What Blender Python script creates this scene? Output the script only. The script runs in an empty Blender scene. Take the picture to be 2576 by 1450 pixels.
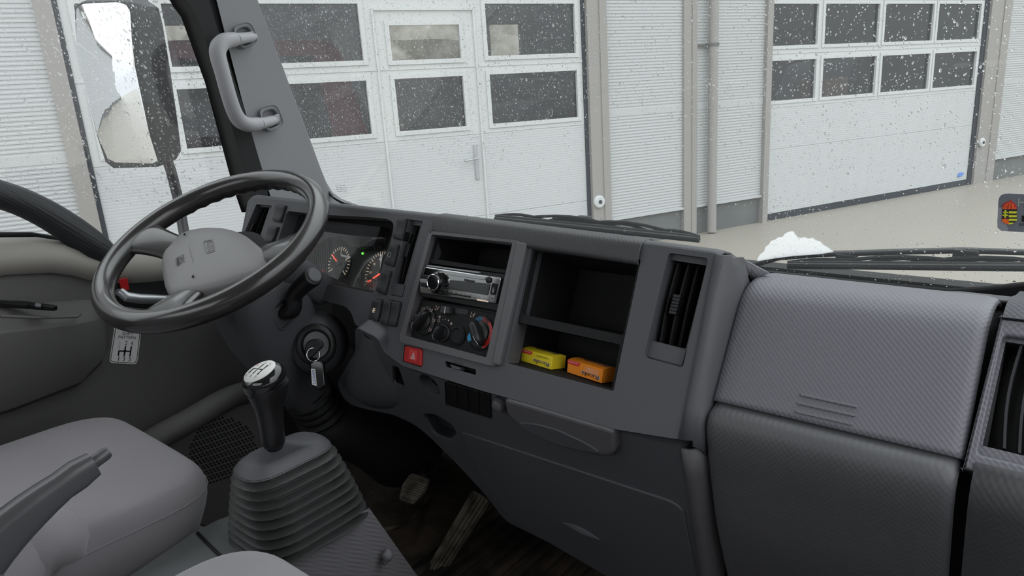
import bpy, bmesh, math, random
import numpy as np
from mathutils import Vector, Matrix
random.seed(7); rng = np.random.RandomState(11)
SC = bpy.context.scene
COL = SC.collection
# ------------------------------------------------------------------ camera, sky, exposure
FPX = 1744.0; CXP, CYP = 1288.0, 725.0
YAW = math.radians(41.2)                      # the view looks 41 degrees left of the truck's nose
_vv = np.array([432.0, 6465.0, FPX]); DOWN = _vv/np.linalg.norm(_vv)
_fw = np.array([0, 0, 1.0])-DOWN[2]*DOWN; _fw /= np.linalg.norm(_fw)
_rt = np.cross(DOWN, _fw)
_hv = np.array([-math.sin(YAW), math.cos(YAW), 0]); _hr = np.array([math.cos(YAW), math.sin(YAW), 0])
RM = np.outer(_hr, _rt)+np.outer(_hv, _fw)+np.outer([0, 0, 1.0], -DOWN)
cam = bpy.data.objects.new('camera', bpy.data.cameras.new('camera')); COL.objects.link(cam)
cam.data.sensor_width = 36.0; cam.data.lens = 36.0*FPX/2576.0; cam.data.clip_start = 0.02; cam.data.clip_end = 300
R3 = RM @ np.diag([1.0, -1.0, -1.0])
m = Matrix([list(R3[i])+[0.0] for i in range(3)]+[[0, 0, 0, 1]])
cam.matrix_world = m
SC.camera = cam
world = bpy.data.worlds.new('overcast_sky'); SC.world = world; world.use_nodes = True
wn_ = world.node_tree; wn_.nodes.clear()
_o = wn_.nodes.new('ShaderNodeOutputWorld'); _b = wn_.nodes.new('ShaderNodeBackground')
_tc = wn_.nodes.new('ShaderNodeTexCoord'); _sx = wn_.nodes.new('ShaderNodeSeparateXYZ'); _cr = wn_.nodes.new('ShaderNodeValToRGB')
wn_.links.new(_tc.outputs['Generated'], _sx.inputs[0]); wn_.links.new(_sx.outputs[2], _cr.inputs[0])
_cr.color_ramp.elements[0].position = 0.0; _cr.color_ramp.elements[0].color = (0.46, 0.475, 0.49, 1)
_cr.color_ramp.elements[1].position = 0.8; _cr.color_ramp.elements[1].color = (1.13, 1.17, 1.2, 1)
wn_.links.new(_cr.outputs[0], _b.inputs[0]); _b.inputs[1].default_value = 2.35
wn_.links.new(_b.outputs[0], _o.inputs[0])
SC.view_settings.view_transform = 'Standard'; SC.view_settings.look = 'None'
SC.view_settings.exposure = 0.0; SC.view_settings.gamma = 1.0; SC.view_settings.use_curve_mapping = False
SC.cycles.use_denoising = True
SC.cycles.max_bounces = 10; SC.cycles.transparent_max_bounces = 24; SC.cycles.diffuse_bounces = 5
SC.cycles.transmission_bounces = 8; SC.cycles.glossy_bounces = 4

# ------------------------------------------------------------------ helpers
def V(*a): return np.array(a, float)
def ray(px, py):
    d = RM @ np.array([px-CXP, py-CYP, FPX]); return d/np.linalg.norm(d)
def pX(px, py, x): d = ray(px, py); return d*(x/d[0])
def pY(px, py, y): d = ray(px, py); return d*(y/d[1])
def pZ(px, py, z): d = ray(px, py); return d*(z/d[2])
def nz(v): v = np.asarray(v, float); return v/np.linalg.norm(v)
class Fr:
    """a flat working surface: origin o, axes a (right), b (up), n (towards the viewer's side)"""
    def __init__(s, o, n, a=(1, 0, 0)):
        s.o = np.array(o, float); s.n = nz(n); a = np.array(a, float); a = a-np.dot(a, s.n)*s.n; s.a = nz(a); s.b = np.cross(s.n, s.a)
    def P(s, u, v, h=0.0): return s.o+s.a*u+s.b*v+s.n*h
    def uv(s, px, py, h=0.0):
        p0 = s.o+s.n*h; d = ray(px, py); q = d*(np.dot(p0, s.n)/np.dot(d, s.n))-p0
        return (float(np.dot(q, s.a)), float(np.dot(q, s.b)))
    def pl(s, pts, h=0.0): return [s.uv(x, y, h) for x, y in pts]
def rnd(pts, r, k=4):
    """round the corners of a closed 2D polygon"""
    out = []; n = len(pts)
    for i in range(n):
        p = np.array(pts[i]); a = np.array(pts[i-1]); b = np.array(pts[(i+1) % n])
        la, lb = np.linalg.norm(a-p), np.linalg.norm(b-p); q = min(r, la*.48, lb*.48)
        s = p+(a-p)/la*q; e = p+(b-p)/lb*q
        for j in range(k+1):
            t = j/k; out.append(tuple((1-t)**2*s+2*t*(1-t)*p+t*t*e))
    return out
def mesh_obj(name, verts, faces, mat, parent=None, smooth=35, bevel=0, seg=2, sub=0, solid=0):
    me = bpy.data.meshes.new(name); me.from_pydata([tuple(map(float, v)) for v in verts], [], faces); me.update()
    return fin(name, me, mat, parent, smooth, bevel, seg, sub, solid)
def fin(name, me, mat, parent=None, smooth=35, bevel=0, seg=2, sub=0, solid=0):
    if smooth:
        me.polygons.foreach_set('use_smooth', [True]*len(me.polygons))
        me.set_sharp_from_angle(angle=math.radians(smooth))
    if not isinstance(mat, (list, tuple)): mat = [mat]
    for x in mat: me.materials.append(x)
    o = bpy.data.objects.new(name, me); COL.objects.link(o)
    if solid:
        md = o.modifiers.new('solid', 'SOLIDIFY'); md.thickness = solid; md.offset = 0
    if bevel:
        md = o.modifiers.new('bevel', 'BEVEL'); md.width = bevel; md.segments = seg; md.limit_method = 'ANGLE'; md.angle_limit = math.radians(35); md.harden_normals = False
    if sub:
        md = o.modifiers.new('sub', 'SUBSURF'); md.levels = sub; md.render_levels = sub
    if parent is not None: setp(o, parent)
    return o
def setp(o, parent):
    o.parent = parent
    mw = Matrix.Identity(4); q = parent
    while q is not None:
        mw = Matrix.Translation(q.location) @ (q.matrix_parent_inverse if q.parent else Matrix.Identity(4)) @ mw if q.parent is None else mw
        if q.parent is None: break
        q = q.parent
    # every mesh holds world coordinates, so only the top Empty's offset is undone
    if parent.parent is None: o.matrix_parent_inverse = Matrix.Translation(-parent.location)
    else: o.matrix_parent_inverse = Matrix.Identity(4)
def thing(name, label, cat, loc, group=None):
    o = bpy.data.objects.new(name, None); COL.objects.link(o); o.location = tuple(map(float, loc)); o.empty_display_size = .05
    o['label'] = label; o['category'] = cat
    if group: o['group'] = group
    return o
def tag(o, label=None, cat=None, group=None, kind=None):
    if label: o['label'] = label
    if cat: o['category'] = cat
    if group: o['group'] = group
    if kind: o['kind'] = kind
    return o
class MB:
    """collects several shapes into one mesh"""
    def __init__(s): s.v = []; s.f = []
    def add(s, v, f):
        k = len(s.v); s.v += [tuple(map(float, q)) for q in v]; s.f += [[i+k for i in g] for g in f]; return s
    def prism(s, fr, pts, h0, h1):
        n = len(pts); v = [fr.P(u, w, h0) for u, w in pts]+[fr.P(u, w, h1) for u, w in pts]
        f = [list(range(n))[::-1], [n+i for i in range(n)]]+[[i, (i+1) % n, n+(i+1) % n, n+i] for i in range(n)]
        return s.add(v, f)
    def box(s, c, hx, hy, hz, ax=None):
        ax = ax or (V(1, 0, 0), V(0, 1, 0), V(0, 0, 1)); c = np.array(c, float)
        v = [c+ax[0]*hx*i+ax[1]*hy*j+ax[2]*hz*k for k in (-1, 1) for j in (-1, 1) for i in (-1, 1)]
        return s.add(v, [[0, 2, 3, 1], [4, 5, 7, 6], [0, 1, 5, 4], [2, 6, 7, 3], [0, 4, 6, 2], [1, 3, 7, 5]])
    def loft(s, rings, cap=True, closed=True):
        n = len(rings[0]); v = [p for r in rings for p in r]; f = []
        for i in range(len(rings)-1):
            for j in range(n if closed else n-1):
                k = (j+1) % n; f.append([i*n+j, i*n+k, (i+1)*n+k, (i+1)*n+j])
        if cap: f.append(list(range(n))[::-1]); f.append([(len(rings)-1)*n+j for j in range(n)])
        return s.add(v, f)
    def tube(s, pts, rad, n=12, flat=1.0, cap=True):
        pts = [np.array(p, float) for p in pts]
        if not hasattr(rad, '__len__'): rad = [rad]*len(pts)
        rings = []; ref = None
        for i, p in enumerate(pts):
            t = nz(pts[min(i+1, len(pts)-1)]-pts[max(i-1, 0)])
            if ref is None: ref = np.cross(t, [0, 0, 1.0]); ref = ref if np.linalg.norm(ref) > .1 else np.cross(t, [1.0, 0, 0])
            ref = nz(ref-np.dot(ref, t)*t); w = np.cross(t, ref)
            rings.append([p+rad[i]*(math.cos(a)*ref+flat*math.sin(a)*w) for a in np.linspace(0, 2*math.pi, n+1)[:-1]])
        return s.loft(rings, cap)
    def lathe(s, fr, prof, n=32, u=0, v=0, cap=True):
        return s.loft([[fr.P(u+r*math.cos(a), v+r*math.sin(a), h) for a in np.linspace(0, 2*math.pi, n+1)[:-1]] for r, h in prof], cap)
    def obj(s, name, mat, parent=None, **k): return mesh_obj(name, s.v, s.f, mat, parent, **k)
def prism(name, fr, pts, h0, h1, mat, parent=None, **k): return MB().prism(fr, pts, h0, h1).obj(name, mat, parent, **k)
def plate(name, fr, outer, holes, h0, h1, mat, parent=None, vec=None, **k):
    """flat plate with cut-outs: front at h1, walls down to h0"""
    bm = bmesh.new(); edges = []; loops = []
    for lp in [outer]+holes:
        vs = [bm.verts.new(tuple(fr.P(u, v, h1))) for u, v in lp]; es = [bm.edges.new((vs[i], vs[(i+1) % len(vs)])) for i in range(len(vs))]
        edges += es; loops.append(vs)
    bmesh.ops.triangle_fill(bm, use_beauty=True, use_dissolve=False, edges=edges)
    nn = Vector(tuple(fr.n))
    for f in bm.faces:
        f.normal_update()
        if f.normal.dot(nn) < 0: f.normal_flip()
    for vs in loops:
        bk = [bm.verts.new(v.co+nn*(h0-h1)) for v in vs]
        for i in range(len(vs)): j = (i+1) % len(vs); bm.faces.new((vs[i], bk[i], bk[j], vs[j]))
    bm.normal_update(); me = bpy.data.meshes.new(name); bm.to_mesh(me); bm.free()
    return fin(name, me, mat, parent, **k)
def bin_(name, fr, pts, h1, vec, mat, parent, **k):
    """open box: walls swept from the cut-out along vec, closed at the far end"""
    n = len(pts); v0 = [fr.P(u, w, h1) for u, w in pts]; v1 = [p+np.array(vec) for p in v0]
    f = [[i, n+i, n+(i+1) % n, (i+1) % n] for i in range(n)]+[[n+i for i in range(n)]]
    return mesh_obj(name, v0+v1, f, mat, parent, **k)
def sweepX(name, prof, x0, x1, mat, parent, th=.004, nx=1, **k):
    """a sheet whose (y, z) profile runs along x"""
    xs = np.linspace(x0, x1, nx+1); v = [(x, y, z) for x in xs for y, z in prof]; n = len(prof)
    f = [[i*n+j, i*n+j+1, (i+1)*n+j+1, (i+1)*n+j] for i in range(nx) for j in range(n-1)]
    return mesh_obj(name, v, f, mat, parent, solid=th, **k)
def smoothprof(P, k=6):
    P = [np.array(p, float) for p in P]; Q = [2*P[0]-P[1]]+P+[2*P[-1]-P[-2]]; out = []
    for i in range(1, len(Q)-2):
        a, b, c, d = Q[i-1:i+3]
        for j in range(k):
            t = j/k; out.append(.5*((2*b)+(-a+c)*t+(2*a-5*b+4*c-d)*t*t+(-a+3*b-3*c+d)*t**3))
    out.append(P[-1]); return out
def text(name, s, fr, p0, p1, hgt, h, mat, parent, depth=.0004, flip=False):
    """lettering whose baseline runs from uv p0 to uv p1, cap height hgt (m)"""
    cu = bpy.data.curves.new(name, 'FONT'); cu.body = s; cu.size = 1; cu.extrude = 0; cu.resolution_u = 3
    to = bpy.data.objects.new(name, cu); COL.objects.link(to); bpy.context.view_layer.update()
    me = bpy.data.meshes.new_from_object(to.evaluated_get(bpy.context.evaluated_depsgraph_get())); bpy.data.objects.remove(to)
    co = np.zeros(len(me.vertices)*3); me.vertices.foreach_get('co', co); co = co.reshape(-1, 3)
    x0, x1 = co[:, 0].min(), co[:, 0].max(); cap = .7
    p0 = np.array(p0, float); p1 = np.array(p1, float)
    if s in ('1', 'I'): p0, p1 = p0*.68+p1*.32, p0*.32+p1*.68
    ex = (p1-p0)/(x1-x0); ey = nz([-ex[1], ex[0]])*hgt/cap
    if flip: ey = -ey
    w = [fr.P(*(p0+ex*(c[0]-x0)+ey*c[1]), h) for c in co]
    me.vertices.foreach_set('co', np.array(w).ravel()); me.update()
    return fin(name, me, mat, parent, smooth=0)

# ------------------------------------------------------------------ materials
def mat(name, col, rough=.5, spec=.5, metal=0, bump=None, emis=None, coat=0, var=None, weave=None, sheen=0):
    mt = bpy.data.materials.new(name); mt.use_nodes = True; nt = mt.node_tree; b = nt.nodes['Principled BSDF']
    b.inputs['Base Color'].default_value = (*col, 1); b.inputs['Roughness'].default_value = rough; b.inputs['Metallic'].default_value = metal
    b.inputs['Specular IOR Level'].default_value = spec; b.inputs['Coat Weight'].default_value = coat
    if sheen: b.inputs['Sheen Weight'].default_value = sheen
    tc = nt.nodes.new('ShaderNodeTexCoord')
    if var:   # (scale, amount, second colour)
        ns = nt.nodes.new('ShaderNodeTexNoise'); ns.inputs['Scale'].default_value = var[0]; ns.inputs['Detail'].default_value = 6
        mp = nt.nodes.new('ShaderNodeMapping'); mp.inputs['Scale'].default_value = var[3] if len(var) > 3 else (1, 1, 1)
        nt.links.new(tc.outputs['Object'], mp.inputs[0]); nt.links.new(mp.outputs[0], ns.inputs[0])
        cr = nt.nodes.new('ShaderNodeValToRGB'); cr.color_ramp.elements[0].position = .5-var[1]; cr.color_ramp.elements[1].position = .5+var[1]
        cr.color_ramp.elements[0].color = (*col, 1); cr.color_ramp.elements[1].color = (*var[2], 1)
        nt.links.new(ns.outputs[0], cr.inputs[0]); nt.links.new(cr.outputs[0], b.inputs['Base Color'])
    last = None
    if weave:  # (pitch in m, strength, v-axis)
        def dot(vec, k):
            d = nt.nodes.new('ShaderNodeVectorMath'); d.operation = 'DOT_PRODUCT'; d.inputs[1].default_value = vec; nt.links.new(tc.outputs['Object'], d.inputs[0])
            mlt = nt.nodes.new('ShaderNodeMath'); mlt.operation = 'MULTIPLY'; mlt.inputs[1].default_value = k; nt.links.new(d.outputs['Value'], mlt.inputs[0])
            sn = nt.nodes.new('ShaderNodeMath'); sn.operation = 'SINE'; nt.links.new(mlt.outputs[0], sn.inputs[0]); return sn
        va = np.array(weave[2]); w1 = dot((1, 0, 0), math.pi/weave[0]); w2 = dot(tuple(va), math.pi/weave[0])
        pr = nt.nodes.new('ShaderNodeMath'); pr.operation = 'MULTIPLY'; nt.links.new(w1.outputs[0], pr.inputs[0]); nt.links.new(w2.outputs[0], pr.inputs[1])
        bp = nt.nodes.new('ShaderNodeBump'); bp.inputs['Strength'].default_value = weave[1]; bp.inputs['Distance'].default_value = .0006
        nt.links.new(pr.outputs[0], bp.inputs['Height']); last = bp
    if bump:
        n2 = nt.nodes.new('ShaderNodeTexNoise'); n2.inputs['Scale'].default_value = bump[0]; n2.inputs['Detail'].default_value = 3
        nt.links.new(tc.outputs['Object'], n2.inputs[0]); b2 = nt.nodes.new('ShaderNodeBump'); b2.inputs['Strength'].default_value = bump[1]
        b2.inputs['Distance'].default_value = bump[2] if len(bump) > 2 else .0006
        nt.links.new(n2.outputs[0], b2.inputs['Height'])
        if last: nt.links.new(last.outputs[0], b2.inputs['Normal'])
        last = b2
    if last: nt.links.new(last.outputs[0], b.inputs['Normal'])
    if emis: b.inputs['Emission Color'].default_value = (*emis[0], 1); b.inputs['Emission Strength'].default_value = emis[1]
    return mt
def glassmat(name, tint=(1, 1, 1), gloss=.05, haze=.0, hz=(.8, .82, .84), rough=0.0, f0=.04):
    mt = bpy.data.materials.new(name); mt.use_nodes = True; nt = mt.node_tree; nt.nodes.clear()
    o = nt.nodes.new('ShaderNodeOutputMaterial'); t = nt.nodes.new('ShaderNodeBsdfTransparent'); t.inputs[0].default_value = (*tint, 1)
    g = nt.nodes.new('ShaderNodeBsdfGlossy'); g.inputs['Roughness'].default_value = rough; d = nt.nodes.new('ShaderNodeBsdfTranslucent'); d.inputs[0].default_value = (*hz, 1)
    lw = nt.nodes.new('ShaderNodeLayerWeight'); lw.inputs[0].default_value = .5
    pw = nt.nodes.new('ShaderNodeMath'); pw.operation = 'POWER'; pw.inputs[1].default_value = 5; nt.links.new(lw.outputs['Facing'], pw.inputs[0])
    fr = nt.nodes.new('ShaderNodeMath'); fr.operation = 'MULTIPLY_ADD'; fr.inputs[1].default_value = 1-f0; fr.inputs[2].default_value = f0; nt.links.new(pw.outputs[0], fr.inputs[0])
    m1 = nt.nodes.new('ShaderNodeMixShader'); m1.inputs[0].default_value = haze; nt.links.new(t.outputs[0], m1.inputs[1]); nt.links.new(d.outputs[0], m1.inputs[2])
    m2 = nt.nodes.new('ShaderNodeMixShader'); nt.links.new(fr.outputs[0], m2.inputs[0]); nt.links.new(m1.outputs[0], m2.inputs[1]); nt.links.new(g.outputs[0], m2.inputs[2])
    nt.links.new(m2.outputs[0], o.inputs[0]); return mt
WV = (0, .56, .83)
M = dict(
 plas=mat('dash_plastic', (.080, .081, .089), .52, .45, bump=(1400, .25), var=(3, .35, (.09, .091, .099))),
 plas_d=mat('dark_plastic', (.036, .037, .041), .55, .4, bump=(1400, .25)),
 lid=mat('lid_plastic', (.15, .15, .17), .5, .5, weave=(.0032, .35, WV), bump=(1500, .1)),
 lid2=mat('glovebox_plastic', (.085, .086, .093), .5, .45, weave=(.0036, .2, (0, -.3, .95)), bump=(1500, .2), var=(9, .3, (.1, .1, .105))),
 pad=mat('pad_plastic', (.055, .055, .058), .5, .5, weave=(.003, .3, (0, .5, .8))),
 bez=mat('bezel_plastic', (.115, .112, .12), .45, .5, bump=(1600, .2)),
 blk=mat('black_plastic', (.012, .012, .013), .4, .4),
 blkm=mat('matt_black_plastic', (.014, .014, .015), .7, .3, bump=(900, .3)),
 rad=mat('smoked_chrome', (.38, .385, .39), .06, .5, metal=1), gloss=mat('glossy_black', (.008, .008, .009), .07, .6, coat=.25),
 chrome=mat('chrome', (.8, .8, .8), .12, .5, metal=1),
 dsil=mat('lock_metal', (.16, .16, .165), .5, .4), badge=mat('badge_plastic', (.12, .118, .118), .4, .5), silver=mat('silver_plastic', (.42, .44, .46), .3, .5, metal=.6),
 lidpil=mat('pillar_plastic', (.25, .255, .27), .55, .4, bump=(1400, .2)),
 grip=mat('handle_plastic', (.36, .36, .38), .5, .4, bump=(700, .5)),
 rub=mat('rubber_seal', (.010, .010, .011), .6, .35),
 rubg=mat('boot_rubber', (.028, .029, .029), .5, .45, bump=(220, .35, .001), var=(14, .3, (.042, .043, .042))),
 rubk=mat('knurled_rubber', (.022, .024, .027), .5, .4, weave=(.004, .5, (0, .7, .7))),
 whl=mat('wheel_leather', (.028, .026, .026), .24, .7, bump=(900, .06), coat=.25),
 whlp=mat('wheel_pad_plastic', (.2, .196, .196), .45, .45, bump=(500, .25)),
 seat=mat('seat_fabric', (.245, .232, .25), .95, .1, bump=(1200, .5), sheen=.25, var=(5, .4, (.26, .246, .263))),
 door=mat('door_vinyl', (.125, .122, .118), .6, .35, bump=(800, .4)),
 doorl=mat('door_ledge', (.30, .285, .26), .5, .4, bump=(500, .3), var=(6, .3, (.34, .32, .29))),
 cons=mat('console_plastic', (.14, .145, .15), .55, .4, bump=(500, .3), var=(7, .25, (.115, .125, .125))),
 consw=mat('console_weave', (.18, .175, .19), .5, .45, weave=(.0042, .6, (0, .7, 1.0))),
 floor=mat('floor_mat_rubber', (.018, .017, .016), .6, .3, bump=(60, .8, .004), var=(9, .13, (.085, .066, .05), (1, 1, 1))),
 dirt=mat('worn_pedal_rubber', (.03, .026, .022), .7, .3, bump=(90, .6, .002), var=(30, .12, (.16, .135, .105), (1, .35, 1))),
 red=mat('red_plastic', (.45, .012, .012), .35, .5), redl=mat('light_red', (.62, .05, .05), .4, .4),
 redlit=mat('red_lamp', (.9, .1, .05), .4, .4, emis=((1, .08, .04), 1.5)),
 grnlit=mat('green_lamp', (.1, .9, .1), .4, .4, emis=((.2, 1, .1), 1.2)),
 dial=mat('dial_print', (.75, .62, .48), .6, .2, emis=((1, .82, .62), .28)), icon=mat('icon_print', (.55, .42, .36), .6, .2), wht=mat('white_print', (.75, .75, .75), .6, .2),  # faint glow added so the dial marks show inside the dark hood
 dface=mat('dial_face', (.02, .02, .021), .5, .3), blue=mat('blue_print', (.04, .33, .6), .5, .3), bluink=mat('blue_ink', (.02, .06, .35), .6, .2),
 yel=mat('yellow_card', (.95, .74, .03), .5, .4), lev=mat('lever_plastic', (.075, .075, .08), .3, .5), org=mat('orange_card', (.97, .3, .02), .5, .4), lbl=mat('label_red', (.75, .03, .04), .5, .3),
 paper=mat('paper_white', (.72, .72, .70), .6, .3), stk=mat('sticker_silver', (.92, .91, .90), .4, .4), ink=mat('black_ink', (.012, .012, .012), .5, .3), pink=mat('faded_pink', (.6, .42, .42), .6, .2),
 lcd=mat('display_screen', (.015, .017, .018), .08, .6, coat=.4),
 # outside
 wallm=mat('ribbed_wall_panel', (.47, .482, .488), .5, .4), wdoor=mat('white_door_panel', (.50, .513, .522), .45, .4), wfr=mat('white_frame', (.55, .565, .565), .4, .4),
 post=mat('beige_flashing', (.30, .287, .273), .5, .3), gap=mat('dark_gap_seal', (.035, .04, .05), .6, .3),
 plinth=mat('grey_plinth', (.115, .121, .121), .8, .2, var=(2, .3, (.17, .177, .174))),
 yard=mat('wet_concrete_yard', (.33, .303, .26), .45, .4, bump=(40, .3, .004), var=(.9, .35, (.29, .268, .233), (1, .35, 1))),
 hall=mat('hall_inside', (.2, .2, .205), .9, .1), vred=mat('red_paint', (.35, .03, .05), .4, .5), vgr=mat('grey_paint', (.2, .21, .22), .5, .4), crt=mat('cardboard', (.35, .27, .2), .9, .1),
 bush=mat('bare_twigs', (.42, .38, .30), .9, .1, var=(3.5, .2, (.75, .72, .62))),
 mirr=mat('mirror_silver', (.86, .88, .9), .01, .5, metal=1), cabout=mat('cab_lining', (.38, .38, .38), .8, .2), cabw=mat('cab_white_paint', (.75, .75, .75), .35, .5),
 vig=mat('vignette_grey', (.17, .18, .21), .5, .3), vigl=mat('vignette_line', (.30, .31, .35), .5, .3), vy=mat('vignette_yellow', (.75, .8, .05), .5, .3), vo=mat('vignette_orange', (.9, .16, .03), .5, .3), vr=mat('vignette_red', (.5, .05, .04), .5, .3), vbk=mat('vignette_dark', (.05, .035, .05), .5, .3), vgn=mat('vignette_green', (.3, .38, .33), .5, .3),
)
M['glass'] = glassmat('windscreen_glass', (.97, .985, .98), haze=.016, hz=(.9, .93, .93))
M['sglass'] = glassmat('side_window_glass', (.96, .97, .97), haze=.015)
M['cglass'] = glassmat('cluster_lens', (.95, .95, .95), haze=.0, f0=.10)
M['pane'] = glassmat('door_pane', (.86, .87, .88), haze=.17, hz=(.6, .61, .63))
M['film'] = glassmat('white_film', (1, 1, 1), haze=.6, hz=(1, 1, 1), rough=.2)
_w = bpy.data.materials.new('water_drops'); _w.use_nodes = True; _n = _w.node_tree; _n.nodes.clear()
_wo = _n.nodes.new('ShaderNodeOutputMaterial'); _wg = _n.nodes.new('ShaderNodeBsdfGlass'); _wg.inputs['IOR'].default_value = 1.33; _wg.inputs['Roughness'].default_value = 0
_n.links.new(_wg.outputs[0], _wo.inputs[0]); M['water'] = _w

# ------------------------------------------------------------------ working surfaces
D = Fr((-.8, .797, -.213), (0, -1, .427))           # dash face
E_ = Fr((-.7, .712, -.41), (0, -1, -.33))           # lower dash, tucked under
G = Fr((-.2, .826, -.266), (0, -.108, .073))        # glovebox lid plane
W = Fr((-1.198, .571, -.209), (.1465, -.4365, .8877), a=(.98666, 0, -.1628))   # steering wheel plane
WS = Fr((-.75, 1.118, -.29), (0, -1, -.265))        # windscreen, normal into the cab
DO = Fr((-1.6, .5, -.3), (1, 0, 0), a=(0, 1, 0))    # driver door inner skin (u = forward)
SG = Fr((-1.67, .5, 0), (1, 0, -.03), a=(0, 1, 0))  # driver door glass
_wd = V(.3875, .9219, 0); _wn = V(.9219, -.3875, 0)
GZ = -1.75
BW = Fr(pZ(1920, 558, GZ), _wn, a=_wd)              # garage front, normal to the yard; u runs away to the right
BW.o = np.array([BW.o[0], BW.o[1], 0.0])

# ================================================================== OUTSIDE: yard, garage building
def struct(o): o['kind'] = 'structure'; return o
def bwbox(mb, u0, u1, z0, z1, h0, h1): return mb.prism(BW, [(u0, z0), (u1, z0), (u1, z1), (u0, z1)], h0, h1)
yd = MB(); yd.add([(-60, -60, GZ), (60, -60, GZ), (60, 60, GZ), (-60, 60, GZ)], [[0, 1, 2, 3]])
struct(yd.obj('ground', M['yard'], smooth=0))
def ribbed(name, u0, u1, z0, z1, label):
    """steel wall panel with narrow horizontal ribs"""
    p = .034; rings = []; z = z0; seam = .37-.6*4
    prof = []
    while z < z1-p*.5:
        near = any(abs(z+p*.5-(-.22+k*1.35)) < .03 for k in range(-2, 5))
        d = .0 if near else .006
        prof += [(z, 0.0), (z+p*.35, 0.0), (z+p*.5, -d), (z+p*.85, -d)]; z += p
    prof.append((z1, 0))
    v = [BW.P(u, zz, hh+.02) for u in (u0, u1) for zz, hh in prof]; n = len(prof)
    f = [[j, n+j, n+j+1, j+1] for j in range(n-1)]
    bk = len(v); v += [BW.P(u, zz, -.08) for u in (u0, u1) for zz in (z0, z1)]
    f += [[bk, bk+1, bk+3, bk+2], [0, bk, bk+1, n-1+0][:0] or [0, n, bk+2, bk], [n-1, bk+1, bk+3, 2*n-1]]
    o = mesh_obj(name, v, f, M['wallm'], smooth=0); return struct(o)
ribbed('wall_left', -45, -7.615, GZ+.35, 4.3, '')
ribbed('wall_middle', -2.45, -1.376, GZ+.35, 4.3, '')
ribbed('wall_center', -1.19, -.09, GZ+.35, 4.3, '')
ribbed('wall_right', 4.98, 9, GZ+.35, 4.3, '')
for i, (a, b) in enumerate([(-45, -7.615), (-2.45, -.09), (4.98, 9)]):
    struct(bwbox(MB(), a, b, GZ-.05, GZ+.35, -.1, .0).obj('baseboard_%s' % ['left', 'middle', 'right'][i], M['plinth'], smooth=0))
    struct(bwbox(MB(), a, b, GZ+.34, GZ+.365, -.0, .045).obj('trim_%d' % (10+i), M['wallm'], smooth=0))
for i, (a, b, h, k) in enumerate([(-7.615, -7.49, .05, 'post'), (-2.69, -2.45, .06, 'post'), (-1.376, -1.19, .05, 'post'), (-.09, .0, .07, 'post'), (4.48, 4.98, .05, 'post')]):
    mb = bwbox(MB(), a, b, GZ, 4.3, -.1, h)
    if b-a > .15: bwbox(mb, a+(b-a)*.62, b, GZ, 4.3, h, h+.012)
    struct(mb.obj('trim_%d' % (1+i), M[k], smooth=0))
for i, (a, b) in enumerate([(-7.49, -7.455), (-2.735, -2.69), (4.375, 4.48)]):
    struct(bwbox(MB(), a, b, GZ, 3.0, -.08, .015).obj('trim_%d' % (6+i), M['gap'], smooth=0))
# wall over the doors and the hall roof
mb = bwbox(MB(), -7.49, -2.69, 2.9, 4.3, -.1, .02); bwbox(mb, 0, 4.48, 2.9, 4.3, -.1, .02); struct(mb.obj('wall_upper', M['wallm'], smooth=0))
mb = bwbox(bwbox(MB(), -45, 9, 4.3, 4.45, -6.6, .25), -45, 9, 4.3, 4.45, -10, -8.0); struct(mb.obj('roof_of_garage', M['post'], smooth=0))  # open strip left in the unseen roof to let sky light into the hall
# hall interior with three daylight openings in its rear wall
HB = -9.0
def wpx(px, py, h):  return BW.uv(px, py, h)
holes = []
for q in [((408, 170), (525, 170), (525, 62), (408, 62)), ((985, 145), (1160, 145), (1160, 60), (985, 60)), ((1236, 140), (1312, 140), (1312, 60), (1236, 60))]:
    pp = [wpx(x, y, HB) for x, y in q]; u0 = min(p[0] for p in pp); u1 = max(p[0] for p in pp); z0 = min(p[1] for p in pp); z1 = max(p[1] for p in pp)
    holes.append([(u0, z0), (u1, z0), (u1, z1), (u0, z1)])
struct(plate('wall_hall_rear', BW, [(-32, GZ), (9, GZ), (9, 4.3), (-32, 4.3)], holes, HB-.2, HB, M['hall'], smooth=0))
for a in (-32.2, 9.0): struct(bwbox(MB(), a, a+.2, GZ, 4.3, HB, -.1).obj('wall_hall_side', M['hall'], smooth=0))
struct(bwbox(MB(), -32, 9, GZ, GZ+.01, HB, -.1).obj('floor_of_hall', M['plinth'], smooth=0))
# a bank of bare shrubs behind the hall, seen through its rear openings
mb = MB(); nb = 60; rows = []
for j in range(10):
    rows.append([BW.P(-34+i*.7, GZ+j*.7+rng.rand()*.25, HB-3.5-j*.25+rng.rand()*.9) for i in range(nb)])
mb.loft(rows, cap=False, closed=False)
tag(mb.obj('shrub_bank', M['bush'], smooth=0), 'pale bare shrubs seen through the windows at the back of the garage', 'shrubs', kind='stuff')
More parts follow.
